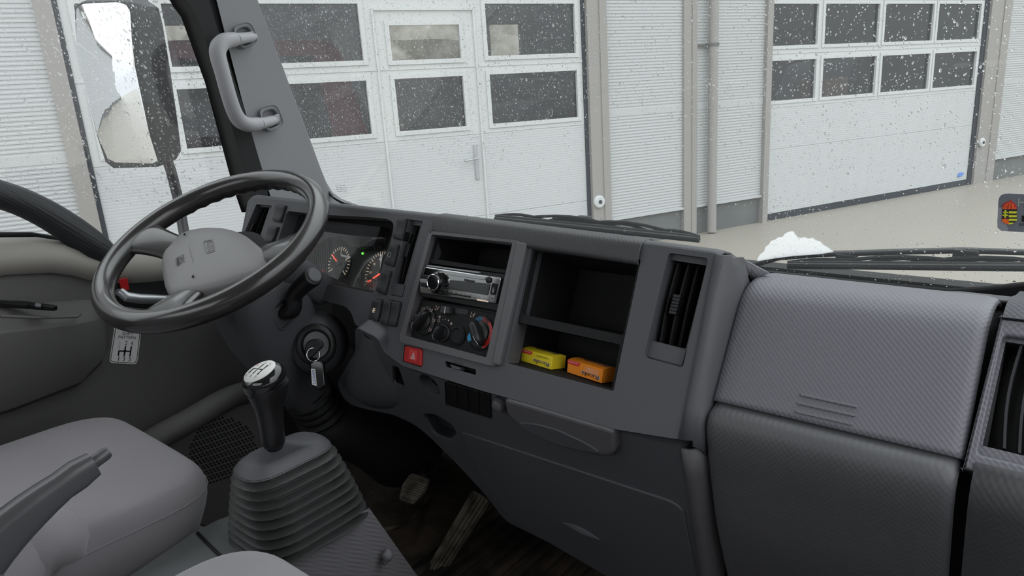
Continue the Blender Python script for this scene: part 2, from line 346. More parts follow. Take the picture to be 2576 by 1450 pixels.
# things standing in the hall, dim behind the panes
def hallbody(name, lab, cat, u0, u1, z1, h0, h1, mt, hood=.0, wheels=True):
    t = thing(name, lab, cat, BW.P((u0+u1)/2, GZ, (h0+h1)/2)); L = u1-u0
    prof = [(u0, GZ+.35), (u0+.05*L, GZ+.9), (u0+.22*L, GZ+1.0), (u0+(.34+hood)*L, z1-.05), (u0+.5*L, z1), (u1-.08*L, z1-.03), (u1, GZ+1.0), (u1, GZ+.35)]
    MB().prism(BW, rnd(prof, .25), h0, h1).obj('body', mt, t, bevel=.05)
    MB().prism(BW, [(u0+.36*L, GZ+1.1), (u1-.12*L, GZ+1.1), (u1-.16*L, z1-.2), (u0+.45*L, z1-.2)], h1, h1+.02).obj('side_window', M['gloss'], t)
    if wheels:
        for u in (u0+.2*L, u1-.2*L): MB().lathe(BW, [(.31, h1-.1), (.33, h1-.05), (.33, h1+.05), (.2, h1+.07), (.18, h1+.04)], u=u, v=GZ+.34).obj('wheel', M['rub'], t)
    return t
hallbody('van', 'dark red van standing inside the garage behind the left door panes', 'van', -8.6, -4.55, GZ+2.6, -3.6, -1.8, M['vred'], hood=-.15)
hallbody('car', 'grey car with rounded roof inside the garage behind the lower right panes', 'car', -3.3, .2, GZ+1.75, -4.2, -2.4, M['vgr'])
hallbody('tractor', 'pale grey machine standing inside the right garage behind the panes', 'machine', 4.4, 8.6, GZ+2.2, -5.0, -3.2, M['vgr'])
t = thing('carton_stack', 'brown cartons stacked inside the right garage behind the lower panes', 'carton', BW.P(3.2, GZ, -1.6))
for k, (u, z, s) in enumerate([(2.2, 0, .62), (2.95, 0, .6), (3.6, 0, .62), (2.3, .62, .6), (3.1, .6, .62), (2.6, 1.22, .55)]):
    MB().prism(BW, [(u, GZ+.01+z), (u+s, GZ+.01+z), (u+s, GZ+z+s), (u, GZ+z+s)], -1.9, -1.3).obj('carton', M['crt'], t, bevel=.01)

def frame_bar(mb, u0, u1, z0, z1, h=.02, d=.05): return bwbox(mb, u0, u1, z0, z1, h-d, h)
def garage_door(name, label, u0, u1, cols1, rows, seams, zb, zt, wicket=None):
    t = thing(name, label, 'garage door', BW.P((u0+u1)/2, GZ, 0), 'white garage doors')
    ztop = rows[-1][1]; wins = []
    cells = [((.43, .765) if (wicket == ci and 0 < ri < 2) else (z0, z1), (a, b)) for ri, (z0, z1) in enumerate(rows) for ci, (a, b) in enumerate(cols1) if not (wicket == ci and ri == 2)]
    hl = [[(a, z0), (b, z0), (b, z1), (a, z1)] for (z0, z1), (a, b) in cells]
    plate('window_section', BW, [(u0, rows[0][0]-.075), (u1, rows[0][0]-.075), (u1, zt), (u0, zt)], hl, -.045, .0, M['wfr'], t, smooth=0)
    # fine-ribbed solid sections below
    zs = [rows[0][0]-.077]+seams+[zb]
    for i in range(len(zs)-1):
        z1, z0 = zs[i], zs[i+1]+.0022; n = int((z1-z0)/.026); prof = []
        for k in range(n): z = z0+(z1-z0)*k/n; p = (z1-z0)/n; prof += [(z, 0), (z+p*.5, 0), (z+p*.62, -.0007), (z+p*.92, -.0007)]
        prof.append((z1, 0)); v = [BW.P(u, zz, hh) for u in (u0, u1) for zz, hh in prof]; m_ = len(prof)
        bkk = len(v); v += [BW.P(u, zz, -.045) for u in (u0, u1) for zz in (z0, z1)]
        f = [[j, m_+j, m_+j+1, j+1] for j in range(m_-1)]+[[bkk, bkk+1, bkk+3, bkk+2]]
        mesh_obj('door_section', v, f, M['wdoor'], t, smooth=0)
    for s in [(rows[k][1]+rows[k+1][0])/2 for k in range(len(rows)-1)]:
        frame_bar(MB(), u0, u1, s-.008, s+.008, .006, .01).obj('section_joint', M['wfr'], t, smooth=0)
    for (z0, z1), (a, b) in cells:
        if True:
            fm = plate('pane_frame', BW, [(a-.03, z0-.03), (b+.03, z0-.03), (b+.03, z1+.03), (a-.03, z1+.03)], [[(a+.012, z0+.012), (b-.012, z0+.012), (b-.012, z1-.012), (a+.012, z1-.012)]], -.02, .012, M['wfr'], t, smooth=0)
            MB().prism(BW, [(a, z0), (b, z0), (b, z1), (a, z1)], -.03, -.026).obj('pane', M['pane'], fm, smooth=0)
    bwbox(MB(), u0, u1, GZ+.0, zb, -.04, .005).obj('bottom_seal', M['gap'], t, smooth=0)
    return t
R1 = (.44, .955); R0 = (-.225, .285); R2 = (1.05, 1.56)
gd = garage_door('garage_door', 'wide white garage door with a small wicket door and handle in it', -7.455, -2.735, [(-7.36, -6.98), (-6.75, -5.11), (-4.86, -4.13), (-3.86, -2.80)], [R0, R1, R2], [-1.14], GZ+.05, 2.9, wicket=2)
# wicket door outline and its lever handle
mb = MB()
for a, b, c, d in [(-5.005, -4.985, GZ+.2, .9), (-3.99, -3.97, GZ+.2, .9), (-4.99, -3.985, .885, .905)]: bwbox(mb, a, b, c, d, .0, .016)
wk = mb.obj('wicket_door_edge', M['wfr'], gd, smooth=0)
mb = MB(); fr0 = BW
bwbox(mb, -4.085, -4.045, -.76, -.40, .0, .014)
hp = BW.P(-4.065, -.54, .014); mb.tube([hp, BW.P(-4.065, -.54, .06), BW.P(-4.09, -.54, .07), BW.P(-4.22, -.555, .07)], .011)
mb.obj('wicket_handle', M['silver'], gd, bevel=.003)
garage_door('garage_door', 'white garage door with rows of four panes beside the downpipe', .0, 4.375, [(.02, .86), (.965, 2.035), (2.13, 3.195), (3.275, 4.30)], [R0, R1, R2], [-.82], GZ+.09, 2.9)
# downpipe
t = thing('downpipe', 'beige rainwater downpipe between the two garage doors', 'pipe', BW.P(-.99, GZ, .12))
MB().tube([BW.P(-.99, GZ+.02, .11), BW.P(-.99, 4.2, .11)], .055, 16).obj('pipe', M['post'], t)
mb = MB(); mb.tube([BW.P(-.99, .47, .11), BW.P(-.99, .50, .11)], .066, 16); bwbox(mb, -1.2, -.93, .475, .495, .0, .06); mb.obj('clamp', M['plinth'], t)
# round push button knobs on the door posts
for u, z, l in [(4.56, -1.10, 'round white button with a dark centre on the right door post'), (-2.62, -1.16, 'round white button low on the post right of the wicket garage door')]:
    t = thing('wall_button', l, 'button', BW.P(u, z, .06), 'round buttons on the door posts'); h = .062 if u > 0 else .065
    MB().lathe(BW, [(.07, h-.005), (.07, h+.02), (.06, h+.03), (0.001, h+.032)], u=u, v=z).obj('button_plate', M['wfr'], t)
    MB().lathe(BW, [(.022, h+.03), (.02, h+.042), (.001, h+.043)], u=u, v=z).obj('button_centre', M['gap'], t)
tag(MB().prism(BW, rnd([(4.12, -1.60), (4.23, -1.59), (4.27, -1.54), (4.15, -1.53)], .03), .002, .02).obj('blue_tag', mat('blue_plastic', (.12, .25, .65), .4, .5)), 'small blue tag low on the right garage door', 'tag')

# ================================================================== CAB SHELL
def sheet(pts, th, mt, name, **k): return mesh_obj(name, pts, [list(range(len(pts)))], mt, solid=th, smooth=0, **k)
RF = .95
struct(MB().box((-.75, .12, RF), 1.0, .85, .02).obj('ceiling', M['cabout'], smooth=0))
mb = plate('wall_back', Fr((-.75, -.68, 0), (0, 1, 0), a=(-1, 0, 0)), [(-.95, -.95), (.95, -.95), (.95, RF), (-.95, RF)], [rnd([(-.6, .0), (.6, .0), (.6, .55), (-.6, .55)], .08)], -.03, 0, M['cabout'], smooth=0); struct(mb)
# cab floor with its rubber mat and the front bulkhead
struct(MB().box((-.75, .35, -.985), .95, 1.03, .02).obj('floor', M['floor'], smooth=0))
struct(MB().box((-.75, 1.28, -.66), .95, .02, .33).obj('wall_front', M['blkm'], smooth=0))
struct(MB().box((-1.665, 1.12, -.66), .02, .16, .33).obj('wall_left', M['blkm'], smooth=0))
# the passenger door's lower half
struct(MB().box((.17, .3, -.67), .02, .95, .33).obj('wall_right', M['cabout'], smooth=0))

struct(MB().box((.17, -.22, .36), .02, .44, .58).obj('light_block_wall', M['cabout'], smooth=0))  # unseen panel added to cut the light from the passenger side
# ---- driver door
dt = thing('driver_door', 'driver door with beige vinyl ledge and black window switches left of the wheel', 'vehicle door', (-1.62, .3, -.95))
def dpx(*q, x=-1.6): return [pX(a, b, x) for a, b in q]
# inner skin
sill = smoothprof([(-.60, -.19), (-.2, -.19), (.353, -.215), (.51, -.268), (.62, -.292), (.95, -.33)], 4)
low = [(.95, -.93), (-.6, -.93)]
pts = [(y, z) for y, z in sill]+low
uvp = [(y-.5, z+.3) for y, z in pts]
prism('door_panel', DO, uvp, -.03, 0, M['door'], dt, bevel=.012, seg=3)
# bright ledge on top of the panel
lv = []
for y, z in sill: lv.append([(-1.675, y, z+.018), (-1.63, y, z+.022), (-1.600, y, z+.012), (-1.590, y, z-.012), (-1.594, y, z-.045)])
MB().loft([[np.array(p) for p in r] for r in lv], cap=False, closed=False).obj('window_ledge', M['doorl'], dt, solid=.006, smooth=60)
mb = MB(); mb.tube([(-1.668, y, z+.026) for y, z in sill], .007, 8); mb.obj('window_seal', M['rub'], dt)
# armrest with grab pocket
ar = []
for y, k in [(-.55, 1), (.0, 1), (.3, 1), (.42, .9), (.475, .55), (.50, .1)]:
    zt = -.325-.06*max(0, (y-.25))/.22*.6; zb_ = -.53+.09*(1-k)
    ar.append([np.array(p) for p in [(-1.602, y, zt+.02), (-1.602+.055*k, y, zt), (-1.602+.075*k, y, zt-.02), (-1.602+.07*k, y, (zt+zb_)/2), (-1.602+.045*k, y, zb_+.02), (-1.602, y, zb_)]])
arm = MB().loft(ar, cap=True).obj('armrest', M['door'], dt, bevel=.012, seg=3, smooth=50)
AR = Fr((-1.56, .25, -.322), (.25, .0, 1.0), a=(0, 1, 0))
mb = MB(); sp = [AR.uv(0, 762), AR.uv(60, 764), AR.uv(145, 775), AR.uv(135, 779), AR.uv(60, 773), AR.uv(0, 770)]
swp = prism('window_switch_panel', AR, sp, -.004, .006, M['blk'], dt, bevel=.001)
MB().prism(AR, [AR.uv(90, 765, .007), AR.uv(104, 767, .007), AR.uv(102, 773, .007), AR.uv(88, 771, .007)], .006, .009).obj('window_switch', M['silver'], swp)
MB().prism(AR, [AR.uv(40, 764, .007), AR.uv(70, 765, .007), AR.uv(68, 771, .007), AR.uv(38, 770, .007)], .006, .009).obj('window_switch', M['blkm'], swp)
MB().prism(AR, [AR.uv(112, 769, .007), AR.uv(135, 773, .007), AR.uv(133, 777, .007), AR.uv(110, 774, .007)], .006, .009).obj('window_switch', M['blkm'], swp)
mb = MB(); mb.tube([pX(0, 796, -1.53), pX(100, 800, -1.53), pX(195, 797, -1.532), pX(203, 790, -1.54)], .003, 8); mb.obj('armrest_trim_line', M['door'], dt)
# dark well with the inside door handle seen through the wheel
wl = [pX(*q, -1.592) for q in [(318, 685), (452, 708), (450, 790), (285, 800), (290, 712)]]
mesh_obj('handle_well', wl+[w+V(-.0, 0, 0)+V(-.004, 0, 0) for w in wl], [[0, 1, 2, 3, 4], [9, 8, 7, 6, 5]]+[[i, (i+1) % 5, 5+(i+1) % 5, 5+i] for i in range(5)], M['blk'], dt, bevel=.002)
MB().tube([pX(298, 736, -1.585), pX(306, 737, -1.57), pX(318, 747, -1.565), pX(350, 752, -1.565), pX(470, 756, -1.568), pX(480, 757, -1.59)], [.008, .010, .011, .011, .010, .008], 12).obj('inside_door_handle', M['silver'], dt)
MB().tube([pX(300, 775, -1.588), pX(430, 790, -1.588)], .004, 8).obj('well_trim', M['door'], dt)
mb = MB(); mb.box(pX(312, 716, -1.585), .003, .008, .013); mb.obj('lock_indicator', M['red'], dt, bevel=.001)
# glass
gq = [(-.60, -.17), (-.2, -.17), (.353, -.20), (.51, -.25), (.70, -.295), (1.0, -.33), (.97, .1), (.88, .5), (.78, .85), (-.6, .85)]
sgl = prism('window_glass', SG, [(y-.5, z) for y, z in gq], -.002, .002, M['sglass'], dt, smooth=0)
# textured rubber bar crossing in front of the window
bar = [(-160, 452, .040), (0, 490, .034), (90, 525, .035), (170, 572, .037), (235, 622, .040), (285, 660, .032), (340, 686, .016), (383, 694, .003)]
bpt = [pX(a, b, -1.615) for a, b, r in bar]; bpt = [p+V(0, 0, 0) for p in bpt]
MB().tube(smoothprof(bpt, 4), list(np.interp(np.linspace(0, 7, 29), range(8), [r*.82 for _, _, r in bar])), 14, flat=1).obj('window_guard_bar', M['rubk'], dt)
# speaker bulge low on the door with round perforations
SPK = Fr(pX(560, 1130, -1.42), (.75, -.25, .6), a=(.15, 1, .2))
# kick panel: swelling shell and dark grille
kp = [pX(*q, -1.5) for q in [(300, 1165), (400, 1100), (470, 1062), (560, 1010), (610, 990), (660, 985), (700, 1010)]]
MB().tube(smoothprof(kp, 4), .032, 14, flat=.8).obj('speaker_pod_rim', M['door'], dt)
K = Fr(pX(560, 1130, -1.49), (1, -.28, .12), a=(.2, 1, .12))
kout = K.pl([(395, 1125), (470, 1082), (560, 1030), (620, 1010), (690, 1020), (700, 1200), (620, 1330), (500, 1330), (400, 1250)])
kph = []
for gy in range(24):
    for gx in range(24):
        x = 470+gx*9.0+(gy % 2)*4.5; y = 1050+gy*8.0-gx*3.0
        dx, dy = (x-562)/88, (y-1150)/100
        if dx*dx+dy*dy < 1 and y-1075 > -(x-480)*.42: kph.append((x, y))
pp_ = prism('speaker_grille', K, rnd(kout, .03), -.02, 0, M['door'], dt, bevel=.006)
mb = MB()
for x, y in kph:
    u, v = K.uv(x, y, .001); mb.lathe(K, [(.0027, .0), (.0027, .0008)], n=10, u=u, v=v)
ho = mb.obj('grille_holes', M['ink'], dt, smooth=0); ho['kind'] = 'stuff'
# shift pattern sticker on the door card
sk = thing('shift_pattern_sticker', 'silver sticker with shift pattern diagram on the dark door below the steering wheel', 'sticker', pX(315, 870, -1.6))
S0 = DO
def dq(x, y, h=.0012): return DO.uv(x, y, h)
qs = [(289, 815), (357, 817), (347, 905), (342, 917), (280, 914), (275, 908)]
prism('sticker_sheet', DO, rnd([dq(*q) for q in qs], .004), .0004, .0012, M['stk'], sk, smooth=0)
ins = [(291.5, 818), (354.5, 820), (345, 904), (340, 914.3), (282, 911.5), (277.5, 906)]
plate('sticker_border', DO, rnd([dq(*q) for q in ins], .003), [rnd([dq(*q) for q in [(292.8, 819.5), (353, 821.2), (343.7, 903.5), (339.3, 913), (283, 910.3), (279, 905.5)]], .003)], .0012, .0015, M['ink'], sk, smooth=0)
text('sticker_text', 'SHIFT', DO, dq(307, 844), dq(335, 844.5), .0075, .0015, M['ink'], sk)
text('sticker_text', 'PATTERN', DO, dq(297.5, 852), dq(341, 854), .0065, .0015, M['ink'], sk)
for ch, x, y in [('2', 314, 869), ('4', 328, 870), ('1', 295, 908), ('3', 308, 908.5), ('5', 323, 909)]:
    text('sticker_text', ch, DO, dq(x, y), dq(x+5.2, y+.1), .010, .0015, M['ink'], sk)
mb = MB()
def ln(a, b, w=.0028): 
    a = np.array(dq(*a)); b = np.array(dq(*b)); d = nz(b-a); n_ = np.array([-d[1], d[0]])*w/2
    mb.prism(DO, [tuple(a-n_), tuple(b-n_), tuple(b+n_), tuple(a+n_)], .0012, .0016)
ln((298.5, 883.5), (328, 884.5)); ln((299, 883), (297.5, 896)); ln((316, 871), (312, 896.5)); ln((330.5, 872), (326.5, 897))
u, v = dq(314, 884); mb.lathe(DO, [(.0035, .0012), (.0035, .0017)], n=8, u=u, v=v)
mb.obj('shift_diagram', M['ink'], sk, smooth=0)
text('faded_text', 'REV', DO, dq(301, 879), dq(304, 860), .004, .0015, M['pink'], sk)

# ---- left A pillar
PX_ = -1.60
def pil(name, pts, x, th, mt, parent=None, **k):
    P0 = [pX(a, b, x) for a, b in pts]; n = len(P0); v = P0+[p+V(-th, 0, 0) for p in P0]
    return mesh_obj(name, v, [list(range(n)), [n+i for i in range(n)][::-1]]+[[i, (i+1) % n, n+(i+1) % n, n+i] for i in range(n)], mt, parent, **k)
plr = thing('pillar_trim', 'grey windscreen pillar trim with black rubber seal behind the steering wheel', 'pillar trim', (-1.6, 1.0, -.3))
mp = [(300, -640), (470, -640), (640, 0), (680, 105), (720, 212), (765, 330), (800, 425), (815, 462), (832, 490), (855, 507), (890, 520), (700, 530), (690, 500), (655, 385), (615, 245), (553, 0)]
pilm = pil('pillar_cover', mp, -1.585, .06, M['lidpil'], plr, bevel=.016, seg=4, smooth=60)
pil('window_channel', [(230, -640), (320, -640), (565, 0), (625, 245), (668, 385), (705, 530), (660, 530), (650, 470), (600, 300), (520, 60), (500, 0)], -1.60, .05, M['plas_d'], plr, bevel=.008, seg=3)
pil('door_seal', [(170, -640), (245, -640), (515, 0), (535, 60), (615, 300), (664, 470), (672, 530), (650, 530), (630, 470), (560, 200), (500, 30), (478, 0)], -1.585, .07, M['rub'], plr, bevel=.008, seg=3)
edge = [WS.P(*WS.uv(*q)) for q in [(470, -640), (640, 0), (680, 105), (720, 212), (765, 330), (800, 425), (815, 462), (832, 490), (855, 507), (890, 520)]]
MB().tube(smoothprof(edge, 4), .0035, 8).obj('windscreen_seal', M['rub'], plr)
# grab handle with its two sockets
gh = thing('grab_handle', 'light grey grab handle bolted to the windscreen pillar', 'handle', pX(640, 200, -1.56))
xh = -1.52
hp_ = [(634, 93, -1.578), (612, 96, -1.555), (590, 99, -1.54), (566, 103, -1.53), (551, 117, -1.525), (548, 140, -1.52), (560, 185, -1.515), (575, 240, -1.515), (590, 283, -1.52), (605, 305, -1.525), (626, 314, -1.53), (650, 312, -1.54), (672, 307, -1.555), (690, 302, -1.578)]
rr = [1.12*q for q in [.013, .014, .0155, .017, .0175, .0165, .0155, .0155, .016, .0165, .0165, .0155, .014, .013]]
pp2 = [pX(a, b, x) for a, b, x in hp_]
MB().tube(smoothprof(pp2[2:12], 4), list(np.interp(np.linspace(2, 11, 37), range(14), rr)), 14, flat=.9).obj('grip', M['grip'], gh)
for a, b in ((0, 3), (11, 14)):
    MB().tube([p for p in pp2[a:b]], rr[a:b], 14, flat=.8).obj('mounting_end', M['grip'], gh)
for (x, y) in ((619, 93), (684, 300)):
    P_ = Fr(pX(x, y, -1.578), (1, -.1, .1), a=(0, 1, -.35))
    plate('socket', P_, rnd(P_.pl([(x-40, y-24), (x+6, y-38), (x+28, y+16), (x-16, y+36)]), .018), [rnd(P_.pl([(x-32, y-15), (x+3, y-27), (x+20, y+12), (x-13, y+26)]), .014)], -.01, .009, M['lidpil'], gh, bevel=.003)
    MB().prism(P_, rnd(P_.pl([(x-2, y-9), (x+12, y-11), (x+14, y+8), (x+1, y+10)]), .003), .0, .016).obj('screw_cap', M['grip'], gh, bevel=.002)

# ---- windscreen
def wuv(x, y): return WS.uv(x, y)
wo = [wuv(460, -680), wuv(640, 0), wuv(720, 212), wuv(800, 425), wuv(832, 490), wuv(890, 522)]
bot = [(-.5, -.055), (.3, -.055), (.55, -.04)]
right = [(.70, .02), (.80, .18), (.83, .6), (.80, 1.1)]
wpts = wo+bot+right+[(wo[0][0], 1.1)]
wsn = prism('window_1', WS, [tuple(p) for p in wpts], -.0025, .0025, M['glass'], smooth=0); struct(wsn)
# black band along its lower edge
bl = [wuv(*q) for q in [(1903, 671), (1930, 677), (2100, 695), (2250, 710), (2390, 722), (2480, 716), (2576, 705), (2700, 680)]]
bb = [(u, v-.045) for u, v in bl][::-1]
sb = prism('window_seal', WS, bl+bb, .002, .012, M['rub'], wsn, bevel=.003)
# maker's print on the glass and a white translucent patch
for k, (a, b, c) in enumerate([(843, 465, 868), (845, 471, 872), (846, 476, 872), (848, 481, 873)]):
    text('glass_marking', ['AGC AS1 0W', 'E2 43R-00', 'LAMISAFE MM', 'DOT 38 M1'][k], WS, WS.uv(c, b+1, .003), WS.uv(a, b, .003), .0022, .003, M['plas'], wsn, flip=False)
wf = [(1903, 658), (1908, 646), (1914, 638), (1922, 634), (1926, 620), (1935, 616), (1938, 606), (1950, 604), (1957, 597), (1968, 598), (1974, 588), (1985, 583), (1995, 582), (2000, 590), (2006, 598), (2014, 600), (2022, 597), (2034, 602), (2042, 598), (2052, 606), (2064, 608), (2071, 618), (2082, 622), (2090, 630), (2098, 634), (2060, 640), (2000, 644), (1950, 650)]
tag(prism('white_patch', WS, rnd([WS.uv(x, y, -.004) for x, y in wf], .004), -.006, -.0035, M['film'], smooth=0), 'white translucent patch on the windscreen above the right wiper arm', 'water')

# ---- rain drops, thousands on each pane: stuff
def drops(name, fr, n, dens, rfun, label, h0, sgn, stretch=1.0, ang=0):
    seg = 7; V_ = []; F_ = []; cnt = 0; tries = 0
    ca = [(math.cos(2*math.pi*i/seg), math.sin(2*math.pi*i/seg)) for i in range(seg)]
    while cnt < n and tries < n*40:
        tries += 1; u, v, ok = dens()
        if not ok: continue
        r = rfun(); st = 1+stretch*rng.rand(); sk_ = rng.uniform(.8, 1.2, seg); th = ang+rng.normal(0, .35); ct, s_ = math.cos(th), math.sin(th)
        k = len(V_); hh = r*rng.uniform(.45, .7)
        for rad, hz_ in ((1, 0), (.86, .55), (.5, .9)):
            for i, (c, s) in enumerate(ca):
                x = c*r*rad*sk_[i]; y = s*r*rad*st*sk_[i]; V_.append(fr.P(u+x*ct-y*s_, v+x*s_+y*ct, h0+sgn*hz_*hh))
        V_.append(fr.P(u, v, h0+sgn*hh))
        for a in range(2):
            for i in range(seg): j = (i+1) % seg; F_.append([k+a*seg+i, k+a*seg+j, k+(a+1)*seg+j, k+(a+1)*seg+i])
        for i in range(seg): F_.append([k+2*seg+i, k+2*seg+(i+1) % seg, k+3*seg])
        F_.append([k+i for i in range(seg)][::-1]); cnt += 1
    me = bpy.data.meshes.new(name); me.from_pydata([tuple(p) for p in V_], [], F_); me.update()
    bm = bmesh.new(); bm.from_mesh(me); bmesh.ops.recalc_face_normals(bm, faces=bm.faces); bm.to_mesh(me); bm.free()
    o = fin(name, me, M['water'], smooth=60); return tag(o, label, 'raindrops', kind='stuff')
def proj(P):
    q = RM.T @ np.array(P); return CXP+FPX*q[0]/q[2], CYP+FPX*q[1]/q[2]
cl = rng.rand(60, 2)
def wden():
    u = rng.uniform(-.98, .80); v = rng.uniform(-.02, .75)
    # the wipers leave the two fans they sweep with fewer drops
    d1 = math.hypot(u-.05, (v+.06)); d2 = math.hypot(u+.55, v+.06)
    keep = .9
    if d1 < .34 and d1 > .05: keep = .22
    if d2 < .30: keep = .2
    if v < .16: keep *= .45
    if abs(u-.38) < .05 and v < .12: keep = 1
    if v > .58: keep *= .4
    return u, v, rng.rand() < keep
drops('windscreen_raindrops', WS, 25000, wden, lambda: .00035+rng.gamma(1.4, .00021), 'clear raindrops scattered over the outside of the windscreen', -.003, -1, .7)
def sden():
    u = rng.uniform(-.7, .42); v = rng.uniform(-.25, .6); return u, v, (rng.rand() < (1 if v < .35 else .4)) and v > -.13-.5*max(0, u+.1)*.35
drops('side_window_raindrops', SG, 9500, sden, lambda: .00042+rng.gamma(1.6, .00024), 'slanting raindrops on the outside of the driver door window', -.003, -1, 2.4, ang=.5)

# ---- windscreen sticker (toll vignette)
vg = thing('vignette_sticker', 'dark grey windscreen sticker with red crowned coat of arms', 'sticker', WS.P(*WS.uv(2545, 535)))
def w2(x, y, h=.004): return WS.uv(x, y, h)
sx, sy = 176/1276, 200/1450
def c7(x, y): return (2400+x*sx, 440+y*sy)
prism('sticker_sheet', WS, rnd([w2(*c7(*q)) for q in [(815, 335), (1800, 380), (1790, 1080), (782, 1018)]], .011), .0028, .004, M['vig'], vg, smooth=0)
plate('sticker_stripe', WS, [w2(*c7(*q)) for q in [(805, 600), (870, 600), (870, 660), (990, 1000), (985, 1025), (860, 1020), (790, 960)]], [], .0038, .0044, M['vigl'], vg, smooth=0)
mb = MB()
for k in range(5):
    a = (1010+k*60, 1020+k*4); b = (1150+k*120, 930+k*6); mb.prism(WS, [w2(*c7(*q)) for q in [a, (a[0]+14, a[1]+2), (b[0]+14, b[1]+2), b]], .004, .0045)
mb.obj('sticker_stripe', M['vigl'], vg, smooth=0)
prism('arms_shield', WS, [w2(*c7(*q)) for q in [(885, 622), (1148, 625), (1145, 800), (1120, 860), (1060, 890), (1000, 900), (930, 875), (880, 830), (868, 800)]], .004, .0048, M['vbk'], vg, smooth=0)
mb = MB()
for y0 in (662, 732, 798): mb.prism(WS, [w2(*c7(*q)) for q in [(1003, y0), (1148, y0+3), (1143, y0+36), (1000, y0+36)]], .0048, .0054)
mb.prism(WS, [w2(*c7(*q)) for q in [(1000, 868), (1095, 870), (1060, 890), (1000, 898)]], .0048, .0054)
for q in [[(925, 640), (955, 640), (950, 775), (920, 775)], [(898, 672), (985, 674), (985, 692), (896, 690)], [(884, 722), (990, 725), (990, 742), (882, 740)]]: mb.prism(WS, [w2(*c7(*p)) for p in q], .0048, .0055)
mb.obj('arms_bars', M['vy'], vg, smooth=0)
prism('arms_hill', WS, [w2(*c7(*q)) for q in [(868, 812), (905, 800), (935, 795), (970, 806), (1000, 812), (998, 898), (940, 880), (890, 850)]], .0048, .0056, M['vo'], vg, smooth=0)
prism('arms_crown', WS, [w2(*c7(*q)) for q in [(888, 620), (885, 560), (910, 520), (960, 495), (1010, 485), (1035, 450), (1050, 485), (1100, 515), (1140, 555), (1145, 622)]], .004, .005, M['vr'], vg, smooth=0)
mb = MB()
for x, y in [(905, 600), (950, 602), (1010, 600), (1070, 603), (1115, 603), (935, 560), (1015, 555), (1075, 570), (1015, 515), (965, 535), (1065, 540)]:
    u, v = w2(*c7(x, y)); mb.lathe(WS, [(.0012, .005), (.0012, .0056)], n=6, u=u, v=v)
mb.obj('crown_jewels', M['vo'], vg, smooth=0)
text('sticker_text', 'H', WS, w2(*c7(1160, 575)), w2(*c7(1300, 580)), .012, .0045, M['vgn'], vg)
text('sticker_text', '024', WS, w2(*c7(1185, 925)), w2(*c7(1340, 932)), .0035, .0045, M['ink'], vg)
prism('sticker_code_block', WS, [w2(*c7(*q)) for q in [(1240, 745), (1400, 750), (1400, 860), (1238, 852)]], .004, .0046, M['ink'], vg, smooth=0)

# ---- outside mirror
mr = thing('side_mirror', 'black truck side mirror with wet tall glass outside the driver window', 'mirror', pX(440, 520, -1.9))
MY = Fr(pY(310, 210, .78)+V(0, 0, 0), (.42, -1, -.05), a=(1, .42, 0))
MY = Fr(pX(310, 210, -1.95), (.344, -1, -.03), a=(1, .344, 0))
gp = MY.pl([(196, 22), (214, 10), (300, 6), (322, 12), (334, 30), (352, 170), (385, 330), (400, 405), (392, 414), (290, 418), (276, 405), (255, 340), (205, 130)])
gpo = MY.pl([(190, 18), (210, 3), (300, 0), (330, 4), (342, 28), (362, 170), (392, 320), (408, 405), (398, 420), (288, 423), (268, 408), (246, 340), (196, 130)])
gpo2 = MY.pl([(215, 20), (235, -10), (345, -14), (395, 20), (405, 60), (425, 180), (445, 320), (452, 380), (440, 402), (300, 415), (280, 400), (262, 340), (215, 130)], -.05)
gpo3 = MY.pl([(240, 20), (260, 0), (350, -8), (390, 22), (400, 60), (418, 180), (438, 320), (444, 375), (430, 392), (320, 400), (300, 380), (282, 330), (240, 130)], -.09)
MB().loft([[MY.P(u, v, -.001) for u, v in gpo], [MY.P(u, v, .004) for u, v in gpo], ][::-1]+[[MY.P(u, v, -.055) for u, v in gpo2], [MY.P(u, v, -.10) for u, v in gpo3]]).obj('mirror_housing', M['plas_d'], mr, bevel=.006, seg=3, smooth=45)
gpr = np.array(rnd(gp, .006)); gc_ = gpr.mean(0)
MB().loft([[MY.P(*(gc_+(p-gc_)*s), (.003 if s > 1 else .0225)-(np.dot(p-gc_, p-gc_)*min(s, 1)**2)/(2*1.2)) for p in gpr] for s in (1.0001, 1, .9, .75, .6, .45, .3, .15, .01)]).obj('mirror_glass', M['mirr'], mr, smooth=80)
MB().tube([pX(418, 395, -1.93), pX(430, 430, -1.93), pX(448, 500, -1.90), pX(462, 580, -1.86), pX(475, 650, -1.78)], .0135, 12).obj('mirror_arm', M['blk'], mr)
MB().tube([pX(330, -120, -1.95), pX(355, -30, -1.95), pX(360, 20, -1.97)], .0135, 12).obj('mirror_arm', M['blk'], mr)

